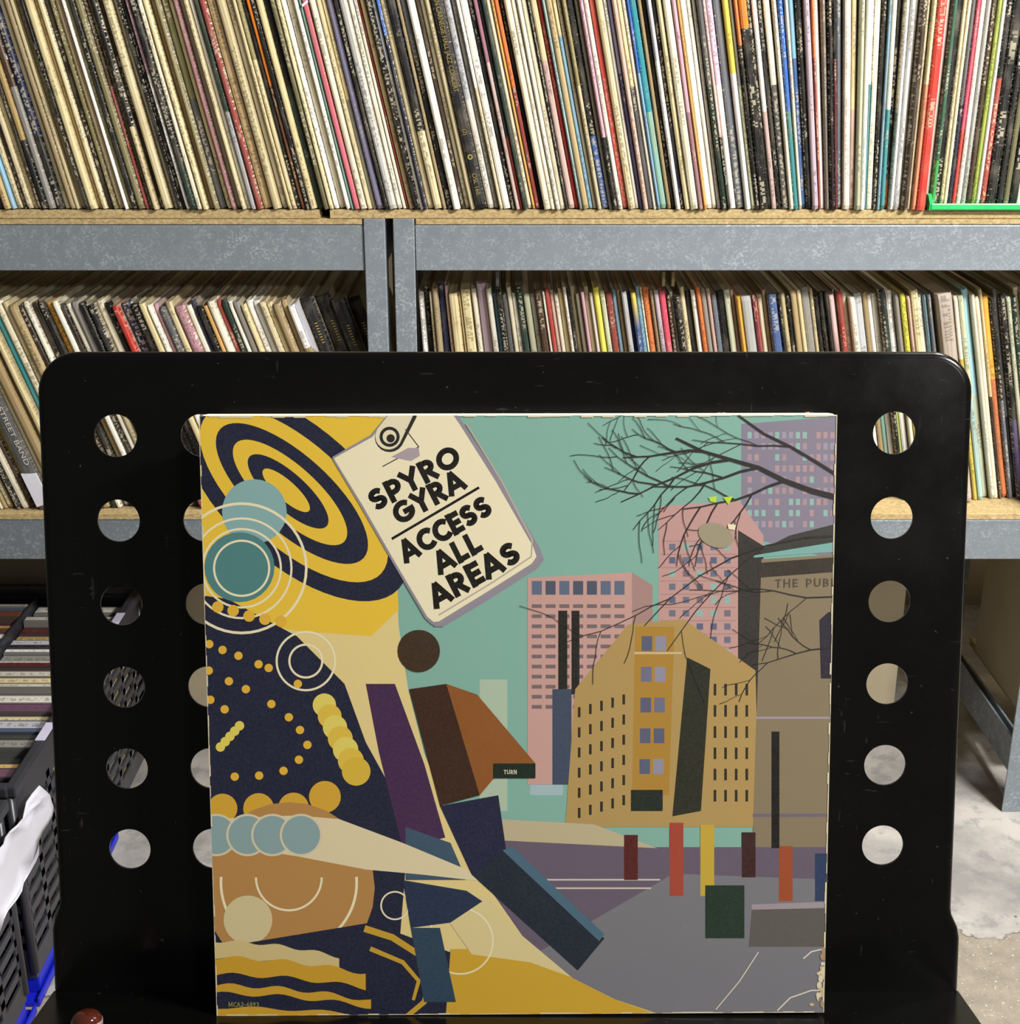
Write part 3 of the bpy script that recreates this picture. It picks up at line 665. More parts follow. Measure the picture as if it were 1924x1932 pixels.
# ledge folded forward at the foot of the desk
bm = bmesh.new()
add_box(bm, (uLb, vb-0.0005, -0.0012), (uRb, vb+0.0015, 0.062), 0.0006)
for v in bm.verts: v.co = pw(v.co.x, v.co.y, v.co.z)
bmesh.ops.recalc_face_normals(bm, faces=bm.faces[:])
bm_obj('ledge', bm, M['black'], stand)
# support behind: bracket, pole, three feet
br = pw(0, vb-0.11, -0.004)
bm = bmesh.new(); add_box(bm, (-0.05, vb-0.17, -0.012), (0.05, vb-0.05, -0.0016), 0.002)
for v in bm.verts: v.co = pw(v.co.x, v.co.y, v.co.z)
bmesh.ops.recalc_face_normals(bm, faces=bm.faces[:]); bm_obj('bracket', bm, M['black'], stand)
pe = pw(0, vb-0.11, -0.012)
V, Fc = tube_pts([pe+Vector((0, 0.0, 0)), (0, pe.y+0.03, pe.z-0.012), (0, pe.y+0.035, pe.z-0.04), (0, pe.y+0.035, 0.12)], 0.0095, 14)
mesh_obj('pole', V, Fc, M['chrome'], stand, smooth=True)
V, Fc = tube_pts([(0, pe.y+0.035, 0.30), (0, pe.y+0.035, 0.05)], 0.014, 14); mesh_obj('pole_sleeve', V, Fc, M['chrome'], stand, smooth=True)
for k in range(3):
    q = math.radians(90+120*k); d = Vector((math.cos(q), math.sin(q), 0)); b = Vector((0, pe.y+0.035, 0))
    V, Fc = tube_pts([b+Vector((0, 0, 0.16)), b+d*0.12+Vector((0, 0, 0.07)), b+d*0.24+Vector((0, 0, 0.009))], 0.008, 10); mesh_obj('foot', V, Fc, M['chrome'], stand, smooth=True)

# ------------------------------------------------------------------ record cover on the stand
SQ = [(373, 782), (1581, 780), (1556, 1911), (407, 1918)]
def suv(px, py): return uvp(px, py, S0)
cq = [suv(*p) for p in SQ]
THK = 0.008
cover = empty('record_cover', pw((cq[2][0]+cq[3][0])/2, (cq[2][1]+cq[3][1])/2, 0, S0), 'large square illustrated record cover with lettered cream tag, standing on the music stand', 'record cover')
# jacket: card slab with worn rounded corners
def rounded_quad(q, r, n=4):
    out = []
    for i in range(4):
        p0, p1, p2 = Vector(q[i-1]), Vector(q[i]), Vector(q[(i+1) % 4])
        a = p1+(p0-p1).normalized()*r; b = p1+(p2-p1).normalized()*r
        for k in range(n+1):
            t = k/n; out.append(tuple(a*(1-t)**2+p1*2*t*(1-t)+b*t*t))
    return out
rq = rounded_quad(cq, 0.004); n = len(rq)
cen = Vector((sum(p[0] for p in rq)/n, sum(p[1] for p in rq)/n))
lv = [(0.0035, 0.0), (0.0009, -0.0006), (0.0, -0.002), (0.0, -THK+0.002), (0.0009, -THK+0.0006), (0.0035, -THK)]
V, Fc = [], []
for ins, d in lv:
    for p in rq:
        w = (cen-Vector(p)); w = Vector((math.copysign(min(abs(w.x), ins), w.x), math.copysign(min(abs(w.y), ins), w.y)))
        V.append(pw(p[0]+w.x, p[1]+w.y, d, S0))
for k in range(len(lv)-1):
    for i in range(n): Fc.append((k*n+i, (k+1)*n+i, (k+1)*n+(i+1) % n, k*n+(i+1) % n))
Fc.append(tuple(range(n))[::-1]); Fc.append(tuple(range((len(lv)-1)*n, len(lv)*n)))
mesh_obj('jacket', V, Fc, M['card'], cover)

# printed front: flat shapes laid out in the cover's own plane
CLIP = [(375, 784.5), (1579, 782.5), (1554, 1909.5), (409, 1916)]
def clip_poly(pts):
    for i in range(4):
        a, b = CLIP[i], CLIP[(i+1) % 4]; out = []
        def side(p): return (b[0]-a[0])*(p[1]-a[1])-(b[1]-a[1])*(p[0]-a[0])
        for j in range(len(pts)):
            p, q = pts[j-1], pts[j]; sp, sq = side(p), side(q)
            if (sp >= 0) != (sq >= 0):
                t = sp/(sp-sq); out.append((p[0]+(q[0]-p[0])*t, p[1]+(q[1]-p[1])*t))
            if sq >= 0: out.append(q)
        pts = out
        if len(pts) < 3: return []
    return pts
INKK = 0.72
class Print:
    def __init__(s): s.V, s.F, s.C = [], [], []; s.k = 0
    def layer(s): s.k += 1
    def poly(s, pts, col):
        s.k += 0.3; s.face(pts, col)
    def face(s, pts, col):
        pts = clip_poly([tuple(p) for p in pts])
        q = []
        for p in pts:
            if not q or (abs(p[0]-q[-1][0])+abs(p[1]-q[-1][1])) > 0.05: q.append(p)
        if len(q) > 1 and abs(q[0][0]-q[-1][0])+abs(q[0][1]-q[-1][1]) < 0.05: q.pop()
        if len(q) < 3: return
        ar = sum(q[i-1][0]*q[i][1]-q[i][0]*q[i-1][1] for i in range(len(q)))
        if ar > 0: q = q[::-1]
        b = len(s.V)
        for p in q:
            u, v = suv(*p); s.V.append(pw(u, v, 0.00010+0.000002*s.k, S0))
        s.F.append(tuple(range(b, b+len(q)))); s.C.append(tuple(INKK*c for c in lin(col))+(1.0,))
    def ell(s, cx, cy, rx, ry, rot, col, n=40):
        s.k += 0.5; a = math.radians(rot); s.face([(cx+rx*math.cos(t)*math.cos(a)-ry*math.sin(t)*math.sin(a), cy+rx*math.cos(t)*math.sin(a)+ry*math.sin(t)*math.cos(a)) for t in [2*math.pi*i/n for i in range(n)]], col)
    def disc(s, cx, cy, r, col): s.ell(cx, cy, r, r, 0, col, 28 if r > 12 else 14)
    def ring(s, cx, cy, r, w, col, n=48, a0=0, a1=360):
        s.k += 0.5
        for i in range(n):
            t0 = math.radians(a0+(a1-a0)*i/n); t1 = math.radians(a0+(a1-a0)*(i+1)/n)
            s.face([(cx+(r+w/2)*math.cos(t0), cy+(r+w/2)*math.sin(t0)), (cx+(r+w/2)*math.cos(t1), cy+(r+w/2)*math.sin(t1)), (cx+(r-w/2)*math.cos(t1), cy+(r-w/2)*math.sin(t1)), (cx+(r-w/2)*math.cos(t0), cy+(r-w/2)*math.sin(t0))], col)
    def line(s, pts, w, col, w1=None):
        m = len(pts)-1; k0 = s.k+0.15
        for i in range(m):
            s.k = k0+(i % 2)*0.5
            (x0, y0), (x1, y1) = pts[i], pts[i+1]; d = math.hypot(x1-x0, y1-y0) or 1
            wa = w if w1 is None else w+(w1-w)*i/m; wb = w if w1 is None else w+(w1-w)*(i+1)/m
            nx, ny = -(y1-y0)/d/2, (x1-x0)/d/2; ex, ey = (x1-x0)/d*wa*.2, (y1-y0)/d*wa*.2
            s.face([(x0-ex+nx*wa, y0-ey+ny*wa), (x1+ex+nx*wb, y1+ey+ny*wb), (x1+ex-nx*wb, y1+ey-ny*wb), (x0-ex-nx*wa, y0-ey-ny*wa)], col)
    def rect(s, x0, y0, x1, y1, col): s.k += 0.15; s.face([(x0, y0), (x1, y0), (x1, y1), (x0, y1)], col)
    def capsule(s, x0, y0, x1, y1, r0, r1, col):
        a = math.atan2(y1-y0, x1-x0)
        p = [(x0+r0*math.cos(a+math.pi/2+math.pi*i/10), y0+r0*math.sin(a+math.pi/2+math.pi*i/10)) for i in range(11)]
        p += [(x1+r1*math.cos(a-math.pi/2+math.pi*i/10), y1+r1*math.sin(a-math.pi/2+math.pi*i/10)) for i in range(11)]
        s.face(p, col)
    def build(s, name, parent):
        o = mesh_obj(name, s.V, s.F, M['print'], parent)
        at = o.data.attributes.new('ink', 'FLOAT_COLOR', 'FACE'); at.data.foreach_set('color', [c for f in s.C for c in f])
        return o
rp = random.Random(3)
A = Print()
TEAL, YEL, NAVY, CRM = '#7fada0', '#e3bd3c', '#1d2138', '#e6dcb8'
A.poly(CLIP, TEAL); A.layer()
# plain city blocks in the picture's colours
A.rect(905, 1282, 957, 1530, '#a9bda6'); A.rect(1000, 1290, 1062, 1500, '#9fb9bd'); A.layer()
A.poly([(1398, 800), (1590, 785), (1590, 1060), (1398, 1010)], '#837d8f'); A.layer()
for r in range(9):
    for c in range(13):
        if rp.random() < .72: A.rect(1410+c*13, 815+r*21, 1418+c*13, 827+r*21, rp.choice(['#b08f94', '#8db3ab', '#a58c93', '#9a94a4']))
A.poly([(1242, 955), (1395, 945), (1440, 1010), (1440, 1540), (1242, 1540)], '#bd9590'); A.poly([(1392, 1000), (1440, 1030), (1440, 1500), (1392, 1500)], '#35322f'); A.layer()
for r in range(18):
    A.rect(1246, 1020+r*25, 1388, 1022+r*25, '#a88580')
    for c in range(5):
        A.rect(1262+c*26, 1026+r*25, 1274+c*26, 1038+r*25, rp.choice(['#6d6f86', '#8fb0a8', '#7a6a78', '#5c6380']))
A.poly([(995, 1090), (1192, 1080), (1192, 1480), (995, 1480)], '#c29a92'); A.poly([(1192, 1080), (1231, 1104), (1231, 1480), (1192, 1480)], '#a5857f'); A.layer()
for c in range(7):
    A.rect(1003+c*26, 1096, 1022+c*26, 1122, rp.choice(['#4d5468', '#5d6a80', '#7fa5ad']))
    for r in range(11): A.rect(1003+c*26, 1140+r*19, 1022+c*26, 1147+r*19, '#75666a')
A.rect(1053, 1152, 1070, 1310, '#23221f'); A.rect(1078, 1152, 1093, 1310, '#23221f'); A.layer()
A.rect(1042, 1300, 1078, 1480, '#3f4a60'); A.layer()
A.poly([(1066, 1560), (1085, 1300), (1185, 1178), (1290, 1168), (1425, 1265), (1432, 1560)], '#ad9058'); A.layer()
A.poly([(1198, 1182), (1272, 1182), (1262, 1500), (1192, 1500)], '#aa8236'); A.poly([(1296, 1240), (1340, 1262), (1322, 1530), (1268, 1540)], '#2a2b22'); A.layer()
for r in range(5):
    for c in range(2): A.rect(1210+c*26-r, 1200+r*58, 1230+c*26-r, 1228+r*58, rp.choice(['#6d6d86', '#8d8ca0', '#595d75']))
for r in range(6):
    for c in range(5):
        x = 1090+c*21; y = 1310+r*38+(4-c)*6
        A.rect(x, y, x+5, y+19, '#2e2b22')
    for c in range(4): A.rect(1346+c*20, 1290+r*40, 1351+c*20, 1312+r*40, '#2e2b22')
A.rect(1196, 1358-134+10, 1286, 1230, '#c9b68a'); A.rect(1190, 1490, 1250, 1530, '#1f2824'); A.layer()
A.poly([(1436, 1055), (1590, 1045), (1590, 1640), (1418, 1640)], '#84775f'); A.layer()
A.poly([(1430, 1062), (1590, 1050), (1590, 1078), (1430, 1090)], '#37312b'); A.poly([(1545, 1170), (1562, 1155), (1590, 1150), (1590, 1280), (1548, 1280)], '#2c2836')
A.rect(1425, 1352, 1590, 1356, '#9d93a0'); A.rect(1420, 1535, 1590, 1541, '#6d6478')
A.poly([(1430, 1040), (1490, 1010), (1590, 985), (1590, 1020), (1440, 1046)], '#3a3a38'); A.poly([(1420, 1048), (1590, 1020), (1590, 1040), (1422, 1052)], '#78aaa4'); A.layer()
# ground
A.poly([(900, 1585), (1000, 1580), (1240, 1598), (1590, 1598), (1590, 1920), (900, 1920)], '#64596a'); A.poly([(940, 1545), (1120, 1555), (1240, 1600), (940, 1585)], '#b8ad8c'); A.layer()
A.poly([(1000, 1805), (1270, 1648), (1590, 1660), (1590, 1920), (980, 1920)], '#75757b'); A.rect(930, 1658, 1245, 1661, '#c9bdb5'); A.rect(930, 1674, 1228, 1677, '#c9bdb5'); A.layer()
A.poly([(1418, 1712), (1590, 1708), (1590, 1786), (1412, 1786)], '#5b5854'); A.poly([(1418, 1706), (1590, 1700), (1590, 1712), (1418, 1716)], '#9a8f97')
A.layer()
for x, y0, y1, cl in ((1190, 1575, 1660, '#54201f'), (1276, 1552, 1690, '#a14434'), (1334, 1556, 1690, '#c0a33c'), (1412, 1570, 1655, '#3a2020'), (1482, 1596, 1700, '#9a4a2a'), (1550, 1610, 1700, '#2a3a5c')):
    A.rect(x-13, y0, x+13, y1, cl)
A.rect(1330, 1670, 1404, 1770, '#1f3329'); A.rect(1455, 1380, 1470, 1600, '#1a1817')
A.layer()
# left field: yellow, navy and cream bands behind a sweeping edge
edge = [(744, 780), (744, 1000), (752, 1180), (770, 1300), (800, 1420), (848, 1540), (905, 1650), (985, 1765), (1080, 1845), (1160, 1885), (1240, 1912), (1240, 1930)]
A.poly([(360, 770)]+edge+[(360, 1930)], '#dcc889'); A.layer()
A.poly([(360, 770), (744, 770), (744, 1000), (752, 1150), (700, 1200), (560, 1190), (360, 1150)], YEL); A.layer()
for k, (rx, ry) in enumerate(((262, 128), (222, 98), (182, 72), (138, 50), (98, 34), (58, 18))):
    A.ell(540+6*(5-k)*.6, 925+(5-k)*2, rx, ry, 42, NAVY if k % 2 == 0 else YEL, 56); A.layer()
A.poly([(360, 1120), (430, 1130), (560, 1200), (650, 1290), (690, 1400), (745, 1500), (765, 1640), (752, 1800), (360, 1800)], NAVY); A.layer()
A.poly([(690, 1290), (745, 1290), (800, 1440), (840, 1580), (760, 1600), (715, 1420)], '#43284c'); A.poly([(765, 1560), (850, 1590), (880, 1660), (765, 1660)], '#3d5468'); A.layer()
A.disc(480, 965, 61, '#84aaaa'); A.disc(452, 1070, 66, '#4c7f80'); A.layer()
for r, w in ((52, 4), (74, 4), (94, 4), (122, 5)): A.ring(456, 1072, r, w, CRM)
A.ring(577, 1247, 55, 4, CRM); A.ring(577, 1247, 31, 4, CRM); A.layer()
for x, y in ((411, 1145), (440, 1152), (470, 1162), (500, 1168), (530, 1172), (395, 1215), (420, 1226), (450, 1237), (488, 1253), (507, 1260), (394, 1265), (432, 1285), (464, 1300), (562, 1290), (512, 1328), (545, 1353), (566, 1377), (580, 1405), (397, 1320), (424, 1338), (564, 1433), (535, 1454), (489, 1463), (443, 1465)):
    A.disc(x, y, 8 if y > 1180 else 11, '#dcae3a')
for i in range(5): A.disc(416+i*9, 1409-i*10, 9, '#dccb5a')
for i in range(7): A.disc(612+i*10, 1330+i*21, 22+i*.5, '#d8b945' if i % 2 else '#dccb62')
A.disc(672, 1455, 27, '#d3b13c')
for x, y, r in ((420, 1525, 28), (488, 1525, 29), (554, 1524, 29), (613, 1503, 30)): A.disc(x, y, r, '#cfa233')
A.layer()
A.disc(545, 1675, 162, '#b0834a'); A.layer()
A.poly([(400, 1545), (560, 1538), (640, 1545), (760, 1590), (880, 1640), (905, 1662), (800, 1650), (690, 1640), (560, 1615), (400, 1590)], '#d8cba6'); A.layer()
for x in (408, 467, 514, 568): A.disc(x, 1575, 37, '#86a0a2'); A.ring(x, 1575, 38, 4, '#d0c7a8')
A.layer()
A.ring(545, 1665, 128, 5, CRM, 40, -5, 185); A.ring(545, 1655, 62, 4, CRM, 30, 0, 180); A.disc(468, 1735, 46, '#cdbf92'); A.layer()
# wavy bands along the foot
def wave(y0, y1, x1, col, amp, ph):
    n = 26; up = [(395+(x1-395)*i/n, y0+amp*math.sin(i*.8+ph)+(i/n)**2*30) for i in range(n+1)]; dn = [(395+(x1-395)*i/n, y1+amp*math.sin(i*.7+ph+1)+(i/n)**2*26) for i in range(n+1)]
    A.poly(up+dn[::-1], col)
A.poly([(395, 1790), (700, 1740), (860, 1800), (870, 1930), (395, 1930)], NAVY); A.layer()
wave(1775, 1806, 640, '#cbb880', 3, 0); wave(1806, 1838, 690, '#c79a2c', 4, 1); wave(1858, 1874, 700, '#c79a2c', 4, 2); wave(1900, 1925, 820, '#c79a2c', 3, .5); A.layer()
A.line([(690, 1752), (740, 1768), (790, 1800), (815, 1845), (800, 1890), (770, 1915)], 13, '#c29a30', 9); A.line([(700, 1790), (760, 1815), (790, 1850), (780, 1885)], 9, '#c29a30', 6); A.layer()
A.poly([(850, 1790), (1000, 1790), (1080, 1845), (1160, 1885), (1245, 1915), (840, 1930)], '#c9a031'); A.poly([(820, 1700), (920, 1690), (985, 1765), (1075, 1842), (1000, 1815), (890, 1800)], '#d6c690'); A.layer()
A.ring(745, 1708, 26, 3, CRM); A.ring(868, 1775, 62, 3, CRM); A.layer()
# plain stripes and discs in the picture's browns and blues
A.disc(790, 1228, 40, '#3d2c1f'); A.layer()
A.poly([(772, 1300), (842, 1290), (905, 1500), (830, 1520)], '#3a2318'); A.poly([(842, 1290), (900, 1310), (1010, 1440), (930, 1470), (905, 1500)], '#8a5426'); A.layer()
A.poly([(830, 1520), (940, 1500), (960, 1640), (890, 1650)], '#20233f'); A.poly([(890, 1650), (960, 1600), (1140, 1770), (1090, 1830)], '#1d2836'); A.poly([(948, 1604), (966, 1596), (1140, 1762), (1130, 1775)], '#49687c'); A.layer()
A.poly([(760, 1660), (880, 1680), (910, 1700), (850, 1740), (775, 1750)], '#22304a'); A.poly([(775, 1750), (830, 1750), (860, 1890), (800, 1890)], '#2c4256'); A.layer()
A.rect(930, 1440, 1010, 1468, '#16281f'); A.layer()
# bare branches
KB = A.k+1
def branch(x, y, a, ln, w, dep):
    pts = [(x, y)]
    for i in range(6):
        a += rp.uniform(-.22, .22); x += math.cos(a)*ln/6; y += math.sin(a)*ln/6; pts.append((x, y))
        if dep > 0 and i in (1, 2, 3, 4) and rp.random() < .85:
            branch(x, y, a+rp.choice([-1, 1])*rp.uniform(.35, .75), ln*rp.uniform(.42, .68), w*.5, dep-1)
    A.k = KB+dep*1.5+(rp.random())*1.2; A.line(pts, w, '#2b2728', max(1.2, w*.35)); A.k = KB
branch(1585, 940, math.pi+.18, 330, 11, 3); branch(1585, 900, math.pi+.55, 330, 6, 3); branch(1585, 1010, math.pi-.05, 420, 4, 2); branch(1585, 1125, math.pi-.02, 190, 3, 2); branch(1585, 1215, math.pi-.1, 170, 3, 2)
A.k = KB+8
A.layer()
# worn spots: scuffs, creases, sticker remains and rubbed borders
A.ell(1350, 1010, 34, 22, 20, '#9a9279'); A.poly([(1336, 938), (1352, 936), (1350, 948), (1340, 946)], '#b6d93a'); A.poly([(1364, 938), (1382, 936), (1374, 952)], '#b6d93a'); A.poly([(1372, 988), (1388, 990), (1386, 1000), (1374, 998)], CRM)
A.line([(1430, 1796), (1395, 1850), (1350, 1904)], 2, '#d9cfc0'); A.line([(1466, 1906), (1490, 1882), (1530, 1868), (1552, 1868)], 2.5, '#d9cfc0'); A.line([(1515, 1808), (1530, 1795), (1560, 1788)], 2.5, '#d9cfc0')
A.layer()
for (p, q, wd) in ((CLIP[0], CLIP[1], 5), (CLIP[1], CLIP[2], 4), (CLIP[2], CLIP[3], 3), (CLIP[3], CLIP[0], 3)):
    m = 60; A.layer(); kk = A.k
    for i in range(m):
        A.k = kk+(i % 2)
        f0, f1 = i/m, (i+1)/m; w0 = wd*rp.uniform(.05, .9)
        A.line([(p[0]+(q[0]-p[0])*f0, p[1]+(q[1]-p[1])*f0), (p[0]+(q[0]-p[0])*f1, p[1]+(q[1]-p[1])*f1)], w0*2, '#d8ceb0')
for i in range(26):
    y = rp.uniform(1790, 1905); x = 1577-(y-785)*.0223-rp.uniform(0, 26*(y-1780)/130); A.ell(x, y, rp.uniform(2, 6), rp.uniform(2, 8), 0, rp.choice(['#c9b489', '#d8ceb0', '#a98d6c']), 8)
A.layer()
# hanging tag
def shift(pts, dx, dy): return [(x+dx, y+dy) for x, y in pts]
TAGP = [(627, 862), (700, 820), (742, 770), (850, 770), (872, 800), (940, 905), (1012, 1030), (1020, 1052), (1008, 1068), (920, 1124), (830, 1178), (815, 1178), (802, 1166), (740, 1060), (680, 955), (628, 868)]
A.poly(shift(TAGP, 6, 4), '#8f8794'); A.layer(); A.poly(TAGP, '#8f8a94'); A.layer()
A.poly([(631, 864), (703, 824), (745, 770), (846, 770), (868, 802), (935, 908), (1006, 1032), (1012, 1050), (1003, 1063), (916, 1118), (828, 1172), (818, 1173), (806, 1163), (744, 1058), (684, 953), (632, 868)], '#e9e0bf'); A.layer()
A.line([(880, 800), (945, 905), (1004, 1018), (1002, 1050), (930, 1098), (828, 1160)], 3, '#b5ab9c'); A.layer()
A.capsule(735, 825, 765, 780, 28, 22, '#2b2926'); A.layer(); A.capsule(733, 823, 762, 776, 25, 19, '#e0d7b8'); A.layer(); A.ring(735, 824, 16, 6, '#22201e'); A.disc(737, 827, 8, '#22201e')
A.line([(765, 810), (790, 843), (722, 880)], 2, '#3b352e'); A.poly([(738, 862), (770, 845), (790, 845), (792, 860), (775, 870)], '#a79aa2'); A.layer()
jacket = next(o for o in cover.children if o.name.startswith('jacket'))
A.build('cover_print', jacket)

# lettering, drawn as broad strokes
def ar(cx, cy, rx, ry, a0, a1, n=12): return [(cx+rx*math.cos(math.radians(a0+(a1-a0)*i/n)), cy+ry*math.sin(math.radians(a0+(a1-a0)*i/n))) for i in range(n+1)]
S_ = ar(.30, .69, .19, .19, 35, 270, 12)+ar(.30, .31, .19, .19, 90, -145, 12)
GL = {'S': (.60, [S_]), 'P': (.58, [[(.12, 0), (.12, 1)], [(.12, .88), (.3, .88)]+ar(.3, .64, .2, .24, 90, -90, 10)+[(.12, .40)]]),
      'Y': (.68, [[(.06, 1), (.34, .48)], [(.62, 1), (.34, .48)], [(.34, .52), (.34, 0)]]),
      'R': (.64, [[(.12, 0), (.12, 1)], [(.12, .88), (.3, .88)]+ar(.3, .67, .19, .21, 90, -90, 10)+[(.12, .46)], [(.28, .46), (.54, 0)]]),
      'O': (.86, [ar(.43, .5, .32, .40, 0, 360, 28)]), 'G': (.80, [ar(.45, .5, .33, .40, 50, 330, 20)+[(.74, .46)], [(.46, .46), (.82, .46)]]),
      'A': (.74, [[(.06, 0), (.37, .98)], [(.68, 0), (.37, .98)], [(.18, .28), (.56, .28)]]), 'C': (.68, [ar(.44, .5, .32, .40, 48, 312, 20)]),
      'E': (.54, [[(.12, 0), (.12, 1)], [(.12, .89), (.50, .89)], [(.12, .5), (.47, .5)], [(.12, .11), (.50, .11)]]), 'L': (.50, [[(.12, 0), (.12, 1)], [(.12, .11), (.47, .11)]]),
      'M': (.9, [[(.12, 0), (.14, 1)], [(.14, 1), (.45, .2)], [(.45, .2), (.76, 1)], [(.76, 1), (.78, 0)]]), 'T': (.6, [[(.3, 0), (.3, 1)], [(.04, .89), (.56, .89)]]),
      'H': (.7, [[(.12, 0), (.12, 1)], [(.58, 0), (.58, 1)], [(.12, .5), (.58, .5)]]), 'U': (.7, [[(.12, 1), (.12, .36)]+ar(.35, .36, .23, .26, 180, 360, 10)+[(.58, 1)]]),
      'B': (.6, [[(.12, 0), (.12, 1)], [(.12, .88), (.28, .88)]+ar(.28, .7, .17, .18, 90, -90, 8)+[(.12, .52)], [(.28, .52)]+ar(.28, .3, .2, .2, 90, -90, 8)+[(.12, .1)]]),
      '2': (.6, [ar(.3, .7, .2, .2, 160, -40, 10)+[(.08, .1), (.54, .1)]]), '6': (.6, [ar(.3, .3, .2, .2, 0, 360, 14), [(.11, .34), (.42, .98)]]), '8': (.6, [ar(.3, .3, .2, .2, 0, 360, 14), ar(.3, .72, .17, .18, 0, 360, 14)]),
      '9': (.6, [ar(.3, .7, .2, .2, 0, 360, 14), [(.49, .66), (.2, .02)]]), '3': (.6, [ar(.28, .72, .18, .18, 150, -90, 10)+ar(.28, .3, .21, .22, 90, -150, 10)]), '-': (.4, [[(.06, .42), (.34, .42)]]), ' ': (.4, []),
      'N': (.7, [[(.12, 0), (.12, 1)], [(.12, 1), (.58, 0)], [(.58, 0), (.58, 1)]]), 'K': (.6, [[(.12, 0), (.12, 1)], [(.14, .45), (.52, 1)], [(.25, .58), (.56, 0)]])}
def letters(P_, txt, p0, p1, up, hgt, col, wt=.24, track=.06):
    tot = sum(GL[c][0]+track for c in txt)-track; bx, by = p1[0]-p0[0], p1[1]-p0[1]; x = 0.0
    for c in txt:
        w, st = GL[c]
        for pl_ in st:
            pts = [(p0[0]+bx*(x+a)/tot+up[0]*hgt*b, p0[1]+by*(x+a)/tot+up[1]*hgt*b) for a, b in pl_]
            P_.line(pts, wt*hgt, col)
        x += w+track
L = Print(); L.k = A.k+4
INK = '#12100e'
UPV = (-.45, -.89)
letters(L, 'SPYRO', (708, 966), (873, 872), UPV, 39.5, INK, .27)
letters(L, 'GYRA', (752, 992), (881, 918), UPV, 39, INK, .27)
L.line([(740, 1016), (903, 920)], 5, INK)
letters(L, 'ACCESS', (765, 1062), (931, 968), UPV, 39.5, INK, .27)
letters(L, 'ALL', (829, 1084), (912, 1036), UPV, 39.5, INK, .27)
letters(L, 'AREAS', (821, 1148), (985, 1056), UPV, 42, INK, .27)
L.build('tag_lettering', jacket)
L2 = Print(); L2.k = A.k+4
letters(L2, 'MCA2-6893', (431, 1899), (489, 1899), (0, -1), 9, '#8a8a4a', .16)
letters(L2, 'THE PUBL', (1462, 1108), (1578, 1106), (0, -1), 16, '#5a5048', .1, .12)
letters(L2, 'TURN', (950, 1460), (975, 1460), (0, -1), 8, '#c9c6b0', .18)
L2.build('small_lettering', jacket)

# two plain sleeves filling the space between cover and desk
for k in range(2):
    bm = bmesh.new(); o0 = -THK-0.0004-k*0.0092
    add_box(bm, (cq[3][0]+0.004, cq[0][1]+0.006, o0-0.0088), (cq[2][0]-0.004, (cq[2][1]+cq[3][1])/2-0.0005, o0), 0.001)
    for v in bm.verts: v.co = pw(v.co.x, v.co.y, v.co.z, S0)
    bmesh.ops.recalc_face_normals(bm, faces=bm.faces[:])
    o = bm_obj('record_sleeve', bm, M['card'])
    tag(o, 'plain cream record sleeve hidden behind the illustrated cover on the stand', 'record', 'plain sleeves behind the cover')

# small glossy brown object standing on the ledge, cut by the lower picture edge
c0 = on_plane(165, 1952, pw(0, vb-0.0005, 0), EV)
V, Fc = [], []
prof = [(0.0, 0.0), (0.0066, 0.0), (0.0076, 0.002), (0.0076, 0.007), (0.0068, 0.0098), (0.005, 0.0116), (0.0025, 0.0124), (0.0, 0.0126)]
for r, z in prof:
    for k in range(20):
        q = 2*math.pi*k/20; V.append(c0+EU*(r*math.cos(q))+SN*(r*math.sin(q))-EV*z)
for i in range(len(prof)-1):
    for k in range(20): Fc.append((i*20+k, i*20+(k+1) % 20, (i+1)*20+(k+1) % 20, (i+1)*20+k))
capo = empty('glass_stopper', c0, 'small glossy brown glass stopper on the left of the stand ledge', 'stopper')
mesh_obj('stopper_body', V, Fc, M['amber'], capo, smooth=True)
V, Fc = [], []
for k in range(20):
    q = 2*math.pi*k/20
    for r, z in ((0.0078, 0.0045), (0.0077, 0.0078), (0.0070, 0.0078), (0.0070, 0.0045)): V.append(c0+EU*(r*math.cos(q))+SN*(r*math.sin(q))-EV*z)
for k in range(20):
    j = (k+1) % 20
    for a in range(4): Fc.append((k*4+a, j*4+a, j*4+(a+1) % 4, k*4+(a+1) % 4))
mesh_obj('stopper_band', V, Fc, plain('pinkish_metal', '#b49a92', 0.3, 0.4, 0.2, 90), capo, smooth=True)

